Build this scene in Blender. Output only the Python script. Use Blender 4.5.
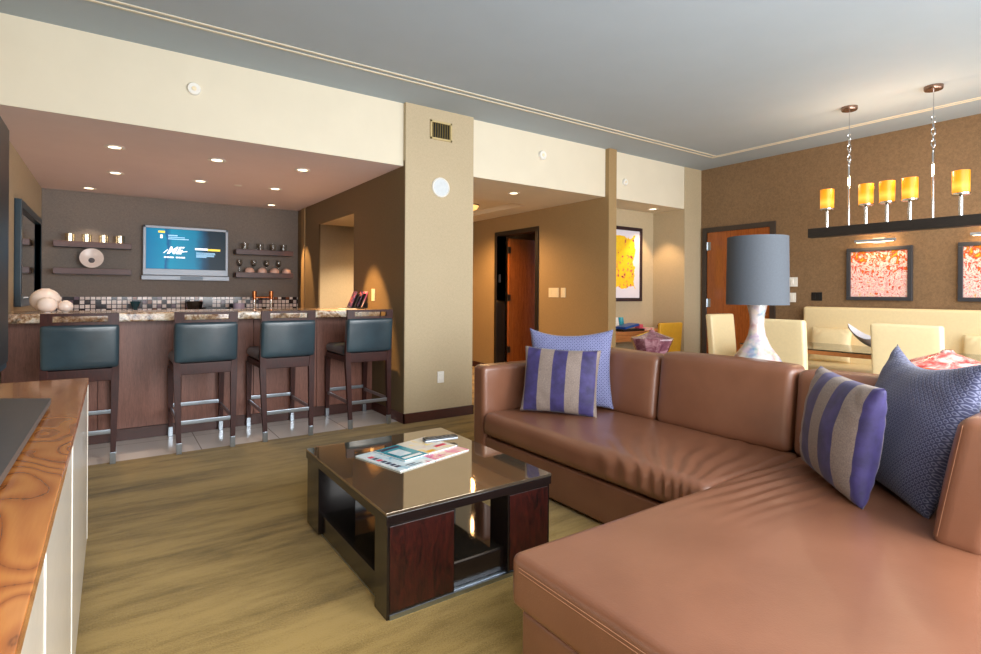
import bpy, bmesh, math, random
from mathutils import Vector, Matrix, noise
random.seed(7)
for o in list(bpy.data.objects): bpy.data.objects.remove(o)
sc = bpy.context.scene
C = sc.collection
PI = math.pi

# ---------------------------------------------------------------- camera
CAM_H = 1.27; FPX = 542.0; YAW = math.radians(55.05); ROLL = math.radians(0.347)
cam_d = bpy.data.cameras.new('camera'); cam = bpy.data.objects.new('camera', cam_d); C.objects.link(cam)
cam_d.sensor_fit = 'HORIZONTAL'; cam_d.sensor_width = 36.0; cam_d.lens = FPX/981*36.0
cam_d.shift_y = -(327-293.3)/981.0
cam_d.clip_start = 0.05
f_ = Vector((math.cos(YAW), math.sin(YAW), 0)); r0 = Vector((math.sin(YAW), -math.cos(YAW), 0)); u0 = Vector((0,0,1))
r_ = r0*math.cos(ROLL)+u0*math.sin(ROLL); u_ = -r0*math.sin(ROLL)+u0*math.cos(ROLL)
m = Matrix.Identity(4)
for i in range(3):
    m[i][0] = r_[i]; m[i][1] = u_[i]; m[i][2] = -f_[i]
m.translation = (0,0,CAM_H)
cam.matrix_world = m
sc.camera = cam

# ---------------------------------------------------------------- world, window light, exposure
def lin(r,g,b):
    def c(v):
        v /= 255.0
        return v/12.92 if v <= 0.04045 else ((v+0.055)/1.055)**2.4
    return (c(r),c(g),c(b),1.0)
w = bpy.data.worlds.new('sky'); sc.world = w; w.use_nodes = True
bg = w.node_tree.nodes['Background']; bg.inputs[0].default_value = (0.75,0.87,1.0,1); bg.inputs[1].default_value = 1.6
sc.view_settings.view_transform = 'Standard'; sc.view_settings.look = 'None'
sc.view_settings.gamma = 1.0; sc.view_settings.use_curve_mapping = False
sc.view_settings.exposure = 0.0
sc.cycles.use_denoising = True
sc.cycles.max_bounces = 10; sc.cycles.diffuse_bounces = 6; sc.cycles.glossy_bounces = 5
sc.cycles.sample_clamp_indirect = 6.0
def area_light(name, loc, size, sizey, power, col, direction):
    d = bpy.data.lights.new(name, 'AREA'); d.shape = 'RECTANGLE'; d.size = size; d.size_y = sizey
    d.energy = power; d.color = col
    o = bpy.data.objects.new(name, d); C.objects.link(o); o.location = loc
    o.rotation_euler = Vector(direction).to_track_quat('-Z','Y').to_euler()
    return o
WINDOWS = [(-0.30,1.35),(1.65,3.30),(3.60,5.25),(5.55,7.00)]
WIN_Y = -0.80; WIN_Z0 = 0.25; WIN_Z1 = 2.75
WINDOW_POWER = [105,200,92,58]
for (a,b),p in zip(WINDOWS, WINDOW_POWER):
    area_light('window_daylight', ((a+b)/2, WIN_Y-0.12, (WIN_Z0+WIN_Z1)/2), b-a, WIN_Z1-WIN_Z0, p, (0.97,0.985,1.0), (0,1,-0.38))
WARM = (1.0,0.62,0.30)
def spot(name, loc, power, angle, col=WARM, blend=0.6, size=0.03, direction=(0,0,-1)):
    d = bpy.data.lights.new(name, 'SPOT'); d.energy = power; d.color = col
    d.spot_size = math.radians(angle); d.spot_blend = blend; d.shadow_soft_size = size
    o = bpy.data.objects.new(name, d); C.objects.link(o); o.location = loc
    o.rotation_euler = Vector(direction).to_track_quat('-Z','Y').to_euler()
    return o
def point(name, loc, power, col=WARM, size=0.04):
    d = bpy.data.lights.new(name, 'POINT'); d.energy = power; d.color = col; d.shadow_soft_size = size
    o = bpy.data.objects.new(name, d); C.objects.link(o); o.location = loc
    return o

# ---------------------------------------------------------------- materials
MATS = {}
class NT:
    def __init__(s, name):
        s.m = bpy.data.materials.new(name); s.m.use_nodes = True
        s.t = s.m.node_tree; s.b = s.t.nodes['Principled BSDF']
    def n(s, typ, **kw):
        x = s.t.nodes.new(typ)
        for k,v in kw.items():
            if k.startswith('_'): setattr(x, k[1:], v)
        return x
    def l(s, a, b): s.t.links.new(a, b)
    def math(s, op, a, b=None):
        x = s.n('ShaderNodeMath', _operation=op)
        for i,v in enumerate((a,b)):
            if v is None: continue
            if isinstance(v,(int,float)): x.inputs[i].default_value = v
            else: s.l(v, x.inputs[i])
        return x.outputs[0]
    def ramp(s, fac, stops, interp='LINEAR'):
        x = s.n('ShaderNodeValToRGB'); x.color_ramp.interpolation = interp
        e = x.color_ramp.elements
        while len(e) < len(stops): e.new(0.5)
        for el,(p,c) in zip(e, stops): el.position = p; el.color = c
        s.l(fac, x.inputs[0]); return x.outputs[0]
    def coord(s, scale=(1,1,1), rot=(0,0,0), which='Object'):
        tc = s.n('ShaderNodeTexCoord'); mp = s.n('ShaderNodeMapping')
        mp.inputs['Scale'].default_value = scale; mp.inputs['Rotation'].default_value = rot
        s.l(tc.outputs[which], mp.inputs[0]); return mp.outputs[0]
    def noise(s, vec, scale, detail=4, rough=0.55, dist=0.0):
        x = s.n('ShaderNodeTexNoise'); x.inputs['Scale'].default_value = scale
        x.inputs['Detail'].default_value = detail; x.inputs['Roughness'].default_value = rough
        x.inputs['Distortion'].default_value = dist
        s.l(vec, x.inputs['Vector']); return x.outputs['Fac']
    def voro(s, vec, scale, feature='F1', out='Distance', rnd=1.0):
        x = s.n('ShaderNodeTexVoronoi', _feature=feature); x.inputs['Scale'].default_value = scale
        x.inputs['Randomness'].default_value = rnd
        s.l(vec, x.inputs['Vector']); return x.outputs[out]
    def mix(s, fac, a, b, mode='MIX'):
        x = s.n('ShaderNodeMix', _data_type='RGBA', _blend_type=mode)
        for i,v in ((0,fac),(6,a),(7,b)):
            if isinstance(v,(int,float)): x.inputs[i].default_value = v
            elif isinstance(v,tuple): x.inputs[i].default_value = v
            else: s.l(v, x.inputs[i])
        return x.outputs[2]
    def sep(s, vec):
        x = s.n('ShaderNodeSeparateXYZ'); s.l(vec, x.inputs[0]); return x.outputs
    def col(s, c):
        if isinstance(c, tuple): s.b.inputs['Base Color'].default_value = c
        else: s.l(c, s.b.inputs['Base Color'])
    def bump(s, h, strength=0.2, dist=0.01):
        x = s.n('ShaderNodeBump'); x.inputs['Strength'].default_value = strength; x.inputs['Distance'].default_value = dist
        s.l(h, x.inputs['Height']); s.l(x.outputs[0], s.b.inputs['Normal'])
    def set(s, **kw):
        names = dict(rough='Roughness', metal='Metallic', spec='Specular IOR Level', coat='Coat Weight', coatr='Coat Roughness', trans='Transmission Weight', ior='IOR', sheen='Sheen Weight', es='Emission Strength', ec='Emission Color', sss='Subsurface Weight', alpha='Alpha')
        for k,v in kw.items(): s.b.inputs[names[k]].default_value = v
        return s
def plain(name, c, rough=0.5, metal=0.0, var=0.06, scale=30, bump=0.0, **kw):
    """a colour with a little mottle and an optional fine bump"""
    n = NT(name); v = n.coord()
    f = n.noise(v, scale)
    lo = tuple(x*(1-var) for x in c[:3])+(1,); hi = tuple(min(1,x*(1+var)) for x in c[:3])+(1,)
    n.col(n.ramp(f, [(0.3,lo),(0.7,hi)])); n.set(rough=rough, metal=metal, **kw)
    if bump: n.bump(n.noise(v, scale*8), bump, 0.002)
    MATS[name] = n.m; return n.m
def emit(name, c, s, base=None):
    n = NT(name); v = n.coord(); f = n.noise(v, 6)
    n.col(base or c); n.set(rough=0.4, es=s)
    n.l(n.ramp(f, [(0.2,tuple(x*0.9 for x in c[:3])+(1,)),(0.8,c)]), n.b.inputs['Emission Color'])
    MATS[name] = n.m; return n.m
def wood(name, dark, light, scale=(1,1,1), rough=0.35, grain=14, coat=0.0, dist=1.5):
    n = NT(name); v = n.coord(scale)
    a = n.noise(v, grain, 6, 0.65, dist); b = n.noise(v, grain*0.25, 3)
    f = n.math('ADD', n.math('MULTIPLY', a, 0.7), n.math('MULTIPLY', b, 0.3))
    n.col(n.ramp(f, [(0.35,dark),(0.65,light)])); n.set(rough=rough, coat=coat, coatr=0.1)
    n.bump(a, 0.05, 0.002)
    MATS[name] = n.m; return n.m
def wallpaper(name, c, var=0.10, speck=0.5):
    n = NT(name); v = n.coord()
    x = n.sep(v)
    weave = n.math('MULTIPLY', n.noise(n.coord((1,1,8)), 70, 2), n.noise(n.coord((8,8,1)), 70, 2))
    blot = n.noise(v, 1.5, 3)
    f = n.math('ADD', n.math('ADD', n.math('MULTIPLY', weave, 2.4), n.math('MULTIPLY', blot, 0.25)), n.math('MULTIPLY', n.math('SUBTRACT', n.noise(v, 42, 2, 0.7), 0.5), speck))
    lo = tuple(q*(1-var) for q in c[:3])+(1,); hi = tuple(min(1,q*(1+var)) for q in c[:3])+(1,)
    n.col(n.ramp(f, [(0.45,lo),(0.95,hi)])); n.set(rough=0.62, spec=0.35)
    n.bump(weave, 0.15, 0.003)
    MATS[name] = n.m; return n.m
tan_paper = wallpaper('tan_wallpaper', lin(184,168,138))
dark_paper = wallpaper('taupe_wallpaper', lin(126,117,109), 0.18)
brown_paper = wallpaper('brown_wallpaper', lin(128,102,74), 0.22, 1.1)
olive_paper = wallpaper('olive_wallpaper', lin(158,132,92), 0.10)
cream_paint = plain('cream_paint', lin(222,213,191), 0.75, var=0.02, scale=4)
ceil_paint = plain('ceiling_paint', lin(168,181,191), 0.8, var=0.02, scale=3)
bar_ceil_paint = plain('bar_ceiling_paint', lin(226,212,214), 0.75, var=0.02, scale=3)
white_plastic = plain('white_plastic', lin(235,233,226), 0.4, var=0.02)
ivory_plastic = plain('ivory_plastic', lin(238,224,190), 0.4, var=0.02)
black_plastic = plain('black_plastic', lin(20,22,26), 0.35, var=0.1)
blue_black = plain('blue_black_plastic', lin(22,48,62), 0.3, var=0.05)
grey_plastic = plain('grey_satin_plastic', lin(92,88,86), 0.38, var=0.05)
silver = plain('silver_plastic', lin(150,158,168), 0.4, 0.3, var=0.02)
chrome = plain('chrome', lin(215,215,215), 0.12, 1.0, var=0.02)
brushed = plain('brushed_steel', lin(170,180,190), 0.3, 1.0, var=0.05, scale=80)
dark_metal = plain('dark_bronze', lin(46,38,32), 0.4, 0.6, var=0.1)
warm_glint_metal = plain('warm_reflection_metal', lin(205,130,80), 0.25, 1.0, var=0.05)  # orange tint puts the warm reflection on chrome into the colour
skirt_wood = wood('skirting_wood', lin(48,20,14), lin(82,40,28), (4,4,30), 0.4)
bar_wood = wood('bar_panel_wood', lin(108,68,56), lin(146,98,82), (10,10,0.8), 0.38, 14)
wenge = wood('stool_wood', lin(38,15,12), lin(70,30,24), (6,6,1.2), 0.42, 14, 0.0)
wenge.node_tree.nodes['Principled BSDF'].inputs['Specular IOR Level'].default_value = 0.3
table_dark = wood('espresso_wood', lin(14,10,10), lin(28,18,16), (6,6,1.5), 0.22, 12, 0.3)
mahogany = wood('mahogany_panel', lin(14,6,6), lin(56,18,13), (7,7,2.0), 0.28, 6, 0.3)
door_wood = wood('door_wood', lin(124,62,24), lin(176,98,44), (9,9,0.6), 0.22, 12, 0.4)
desk_wood = wood('desk_wood', lin(150,92,48), lin(190,126,74), (1,9,9), 0.35, 12)
shelf_wood = wood('shelf_wood', lin(66,44,44), lin(96,68,66), (1,9,9), 0.4, 12)
beam_wood = wood('beam_wood', lin(20,16,14), lin(44,36,30), (9,1,9), 0.45, 12)
base_dark = plain('dark_frame_paint', lin(62,52,46), 0.4, var=0.08)
frame_grey = plain('painting_frame', lin(58,60,66), 0.3, var=0.08)
white_lacquer = plain('white_lacquer', lin(225,218,206), 0.22, var=0.02, coat=0.3)
cream_leather = plain('cream_leather', lin(238,218,172), 0.42, var=0.03, scale=40, bump=0.08)
yellow_fab = plain('mustard_fabric', lin(214,160,40), 0.6, var=0.05)
white_ceramic = plain('white_ceramic', lin(240,225,215), 0.28, var=0.03, coat=0.2)
black_ceramic = plain('black_ceramic', lin(18,18,20), 0.2, var=0.1)
teal_ceramic = plain('teal_ceramic', lin(20,70,84), 0.2, var=0.1)
lilac_ceramic = plain('lilac_ceramic', lin(190,180,205), 0.3, var=0.04)
shade_grey = plain('shade_linen', lin(74,80,88), 0.75, var=0.06, scale=90, bump=0.1)
paper = plain('paper', lin(225,225,222), 0.5, var=0.03)
rosy_ceramic = plain('rosy_ceramic', lin(235,196,180), 0.3, var=0.05)

def make_rosewood():
    n = NT('rosewood_veneer'); v = n.coord((2.4,0.75,1))
    a = n.noise(v, 1.5, 2, 0.5, 0.9)
    rings = n.math('ABSOLUTE', n.math('SINE', n.math('MULTIPLY', a, 60)))
    fine = n.noise(n.coord((60,3,1)), 4, 3)
    f = n.math('ADD', n.math('MULTIPLY', rings, 0.75), n.math('MULTIPLY', fine, 0.25))
    n.col(n.ramp(f, [(0.09,lin(116,64,32)),(0.19,lin(168,98,50)),(0.5,lin(186,112,56)),(0.9,lin(206,134,70))]))
    n.set(rough=0.24, coat=0.6, coatr=0.1); return n.m
rosewood = make_rosewood()
def make_carpet():
    n = NT('olive_carpet'); v = n.coord((0.34,2.6,1))
    a = n.noise(v, 1.5, 5, 0.62, 0.2); b = n.noise(n.coord((1.2,5,1)), 3.0, 5, 0.7)
    g = n.noise(n.coord(), 160, 3, 0.8)
    f = n.math('ADD', n.math('ADD', n.math('MULTIPLY', a, 0.62), n.math('MULTIPLY', b, 0.28)), n.math('MULTIPLY', g, 0.34))
    n.col(n.ramp(f, [(0.46,lin(76,60,24)),(0.56,lin(130,104,48)),(0.69,lin(168,138,76))]))
    n.set(rough=0.95, spec=0.1, sheen=0.15); n.bump(g, 0.5, 0.006); return n.m
carpet = make_carpet()
def make_tile():
    n = NT('cream_floor_tile'); v = n.coord()
    x = n.n('ShaderNodeTexBrick'); x.offset = 0.0; x.inputs['Scale'].default_value = 1.0
    x.inputs['Brick Width'].default_value = 0.6; x.inputs['Row Height'].default_value = 0.6; x.inputs['Mortar Size'].default_value = 0.004
    x.inputs['Color1'].default_value = lin(236,226,218); x.inputs['Color2'].default_value = lin(230,220,212); x.inputs['Mortar'].default_value = lin(150,136,122)
    n.l(v, x.inputs['Vector'])
    n.col(n.mix(0.12, x.outputs['Color'], n.ramp(n.noise(v,5), [(0.3,lin(216,204,194)),(0.7,lin(240,232,226))])))
    n.set(rough=0.14, spec=0.6); return n.m
tile = make_tile()
def make_mosaic():
    n = NT('mosaic_tile'); v = n.coord((1,1,1))
    s = 1/0.055
    c = n.sep(v)
    cx = n.math('MULTIPLY', c[0], s); cz = n.math('MULTIPLY', c[2], s)
    comb = n.n('ShaderNodeCombineXYZ')
    n.l(n.math('FLOOR', cx), comb.inputs[0]); n.l(n.math('FLOOR', cz), comb.inputs[1])
    wn = n.n('ShaderNodeTexWhiteNoise', _noise_dimensions='2D'); n.l(comb.outputs[0], wn.inputs['Vector'])
    colr = n.ramp(wn.outputs['Value'], [(0.0,lin(40,34,40)),(0.2,lin(120,100,114)),(0.32,lin(226,214,210)),(0.65,lin(250,240,236)),(0.95,lin(140,86,60))], 'CONSTANT')
    gx = n.math('ABSOLUTE', n.math('SUBTRACT', n.math('FRACT', cx), 0.5)); gz = n.math('ABSOLUTE', n.math('SUBTRACT', n.math('FRACT', cz), 0.5))
    line = n.math('GREATER_THAN', n.math('MAXIMUM', gx, gz), 0.41)
    n.col(n.mix(line, colr, lin(44,36,42))); n.set(rough=0.15); return n.m
mosaic = make_mosaic()
def make_granite():
    n = NT('granite'); v = n.coord()
    big = n.noise(v, 5, 5, 0.65, 1.2); sm = n.voro(v, 38); gr = n.noise(v, 40, 4, 0.7)
    c1 = n.ramp(big, [(0.38,lin(40,28,24)),(0.46,lin(150,92,50)),(0.52,lin(220,190,150)),(0.60,lin(244,236,224)),(0.66,lin(70,50,42)),(0.74,lin(230,214,196))])
    c2 = n.ramp(gr, [(0.38,lin(60,44,36)),(0.5,lin(186,160,130)),(0.66,lin(236,228,216))])
    n.col(n.mix(0.45, c1, c2)); n.set(rough=0.12, spec=0.6); return n.m
granite = make_granite()
def make_leather(name, c, c2, rough=0.36):
    n = NT(name); v = n.coord()
    f = n.noise(v, 2.6, 4); g = n.voro(v, 190)
    n.col(n.ramp(f, [(0.3,c),(0.7,c2)])); n.set(rough=rough, spec=0.6, coat=0.35, coatr=0.3)
    h = n.math('ADD', n.math('MULTIPLY', g, 0.5), n.math('MULTIPLY', n.noise(v, 9, 3), 3.0))
    n.bump(h, 0.12, 0.004); MATS[name] = n.m; return n.m
leather = make_leather('brown_leather', lin(112,70,49), lin(130,85,62), 0.36)
black_leather = make_leather('black_leather', lin(34,50,60), lin(54,76,86), 0.27)
def stitch_m():
    return plain('pale_stitching', lin(176,128,100), 0.6, var=0.05)
stitch = stitch_m()
def make_mirror_glass():
    n = NT('smoked_mirror_glass'); v = n.coord()
    n.col(n.ramp(n.noise(v, 2), [(0.3,lin(176,160,138)),(0.7,lin(184,168,146))])); n.set(rough=0.035, metal=0.92); return n.m
mirror_glass = make_mirror_glass()
mirror = plain('wall_mirror_glass', lin(225,225,225), 0.02, 1.0, var=0.01)
def make_gloss_black():
    n = NT('gloss_black_glass'); v = n.coord()
    n.col(n.ramp(n.noise(v, 2), [(0.3,lin(70,64,58)),(0.7,lin(80,72,64))])); n.set(rough=0.05, metal=0.85); return n.m
gloss_black = make_gloss_black()
def make_glass(name, c, rough=0.02, ior=1.45, trans=1.0):
    n = NT(name); v = n.coord()
    n.col(n.ramp(n.noise(v, 4), [(0.3,tuple(x*0.95 for x in c[:3])+(1,)),(0.7,c)])); n.set(rough=rough, trans=trans, ior=ior); return n.m
clear_glass = make_glass('clear_glass', (0.95,0.95,0.93,1))
table_glass = make_glass('table_glass', (0.62,0.78,0.70,1))
def make_stripe(name='striped_velvet', per=0.195, ph=0.24):
    n = NT(name); v = n.coord(which='Object')
    x = n.sep(v)[0]
    p = n.math('FRACT', n.math('ADD', n.math('MULTIPLY', x, 1/per), ph))
    isv = n.math('LESS_THAN', p, 0.5)
    nv = n.noise(n.coord(), 14, 4)
    vel = n.ramp(nv, [(0.3,lin(34,27,68)),(0.7,lin(60,50,108))]); gr = n.ramp(n.noise(n.coord(),180,2), [(0.3,lin(112,98,92)),(0.7,lin(142,126,116))])
    n.col(n.mix(isv, gr, vel)); n.set(rough=0.65, sheen=0.12)
    n.bump(nv, 0.25, 0.01); return n.m
stripe = make_stripe()
stripe_wide = make_stripe('wide_striped_velvet', 0.205, 0.75)
def make_trellis(name, k, d=1.0):
    L = lambda r,g,b: lin(r*d,g*d,b*d)
    n = NT(name); v = n.coord((1,1,1), (0,PI/4,0))
    c = n.sep(v)
    a = n.math('SINE', n.math('MULTIPLY', c[0], k)); b = n.math('SINE', n.math('MULTIPLY', c[2], k))
    f = n.math('ABSOLUTE', n.math('MULTIPLY', a, b))
    ring = n.ramp(f, [(0.0,L(66,70,112)),(0.25,L(76,80,124)),(0.40,L(150,154,190)),(0.62,L(146,150,186)),(0.8,L(72,76,118))])
    n.col(ring); n.set(rough=0.75, sheen=0.15); n.bump(f, 0.3, 0.003); return n.m
trellis = make_trellis('blue_trellis_weave', 175)
trellis_dark = make_trellis('navy_trellis_weave', 175, 0.72)
def make_art(name, stops, scale, dist, bands=True):
    n = NT(name); v = n.coord((1,1,1))
    a = n.noise(v, scale, 5, 0.6, dist); b = n.noise(v, 2.2, 2)
    c = n.sep(n.coord(which='Generated'))
    f = n.math('ADD', a, n.math('MULTIPLY', n.math('SUBTRACT', c[2], 0.5), -0.16)) if bands else a
    n.col(n.ramp(f, stops)); n.set(rough=0.45); return n.m
art_red = make_art('floral_painting', [(0.28,lin(236,180,40)),(0.36,lin(232,100,24)),(0.43,lin(206,40,30)),(0.47,lin(240,200,190)),(0.53,lin(250,240,234)),(0.58,lin(226,90,100)),(0.64,lin(250,236,226)),(0.74,lin(236,150,60))], 13, 2.2)
def make_art_yellow():
    n = NT('yellow_abstract_print'); v = n.coord()
    c = n.sep(n.coord(which='Generated'))
    a = n.noise(v, 7, 3, 0.5)
    # a yellow patch on pale paper, with a pink and a few dark dabs
    dx = n.math('ABSOLUTE', n.math('SUBTRACT', c[0], 0.46)); dz = n.math('ABSOLUTE', n.math('SUBTRACT', c[2], 0.54))
    d = n.math('ADD', n.math('MAXIMUM', n.math('MULTIPLY', dx, 1.0), n.math('MULTIPLY', dz, 1.05)), n.math('MULTIPLY', n.math('SUBTRACT', a, 0.5), 0.24))
    patch = n.math('LESS_THAN', d, 0.39)
    spots = n.noise(v, 13, 2)
    yc = n.ramp(spots, [(0.30,lin(90,40,40)),(0.36,lin(226,110,90)),(0.42,lin(244,196,40)),(0.68,lin(250,210,40)),(0.74,lin(232,130,120))])
    n.col(n.mix(patch, lin(226,222,232), yc)); n.set(rough=0.35); return n.m
art_yellow = make_art_yellow()
def make_pearl():
    n = NT('mother_of_pearl'); v = n.coord()
    a = n.voro(v, 26, out='Color')
    g = n.noise(v, 8, 3)
    c = n.ramp(g, [(0.34,lin(170,122,110)),(0.46,lin(196,180,174)),(0.54,lin(186,174,170)),(0.66,lin(110,130,150))])
    n.col(n.mix(0.08, c, a)); n.set(rough=0.2, coat=0.5); n.bump(n.voro(v, 26), 0.3, 0.01); return n.m
pearl = make_pearl()
def make_mottled(name, stops, scale=18, rough=0.15):
    n = NT(name); v = n.coord()
    n.col(n.ramp(n.noise(v, scale, 4, 0.6, 1.0), stops)); n.set(rough=rough, coat=0.6, coatr=0.05); return n.m
plum_glass = make_mottled('plum_glass', [(0.3,lin(84,40,54)),(0.5,lin(128,78,88)),(0.7,lin(178,136,142))], 14)
red_glass = make_mottled('red_art_glass', [(0.36,lin(186,44,44)),(0.48,lin(222,110,104)),(0.58,lin(236,180,170)),(0.7,lin(240,214,204))], 16)
orange_glass = make_mottled('orange_art_glass', [(0.36,lin(176,30,16)),(0.5,lin(226,80,20)),(0.66,lin(240,150,40))], 24)
def make_amber():
    n = NT('amber_candle_shade'); z = n.sep(n.coord(which='Generated'))[2]
    n.col(lin(214,130,20)); n.set(rough=0.35, es=1.0)
    n.l(n.ramp(z, [(0.0,(0.75,0.24,0.005,1)),(0.30,(1.0,0.62,0.10,1)),(0.55,(0.82,0.30,0.01,1)),(1.0,(0.55,0.19,0.004,1))]), n.b.inputs['Emission Color']); return n.m
amber_glow = make_amber()
warm_glow = emit('warm_lamp_glow', (1.0,0.80,0.52,1), 6.0)
def make_screen():
    n = NT('television_screen'); c = n.sep(n.coord(which='Generated'))
    v = n.coord()
    f = n.math('ADD', c[0], n.math('MULTIPLY', n.math('SUBTRACT', n.noise(v, 3, 3), 0.5), 0.22))
    col = n.ramp(f, [(0.0,lin(0,124,172)),(0.22,lin(0,146,186)),(0.24,lin(0,96,150)),(0.30,lin(0,150,186)),(0.60,lin(0,132,170)),(0.72,lin(0,70,104)),(0.80,lin(4,34,50)),(1.0,lin(4,30,42))])
    n.col(lin(2,8,12)); n.l(col, n.b.inputs['Emission Color']); n.set(es=1.0, rough=0.3, spec=0.15); return n.m
screen = make_screen()
white_text = emit('screen_white', lin(240,245,250), 1.0)
pale_text = emit('screen_pale', lin(150,200,235), 0.9)
yellow_text = emit('screen_yellow', lin(230,205,60), 1.0)
def make_cover(name, stops, scale):
    n = NT(name); v = n.coord((1,1,1))
    n.col(n.ramp(n.noise(v, scale, 3, 0.6, 0.6), stops)); n.set(rough=0.25, coat=0.3); return n.m
cover_white = make_cover('white_magazine_cover', [(0.3,lin(60,150,190)),(0.42,lin(190,216,226)),(0.6,lin(226,230,232)),(0.72,lin(200,120,140))], 9)
cover_teal = make_cover('teal_magazine_cover', [(0.3,lin(10,110,130)),(0.5,lin(20,140,160)),(0.7,lin(90,180,190))], 8)
cover_pink = make_cover('pink_magazine_cover', [(0.3,lin(90,70,80)),(0.42,lin(226,90,150)),(0.55,lin(232,196,180)),(0.7,lin(238,222,200))], 10)
cover_mix = make_cover('pale_magazine_cover', [(0.3,lin(240,200,70)),(0.42,lin(226,214,196)),(0.6,lin(214,206,196)),(0.72,lin(222,60,150))], 11)
ink = plain('dark_ink', lin(30,40,70), 0.4)
ink_red = plain('red_ink', lin(200,40,70), 0.4)
blue_folder = plain('blue_folder', lin(30,80,160), 0.35)
pink_card = plain('pink_card', lin(220,90,110), 0.4)
booklet_a = make_cover('dark_brochure_cover', [(0.35,lin(20,24,40)),(0.5,lin(70,50,90)),(0.7,lin(180,90,90))], 18)

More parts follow.
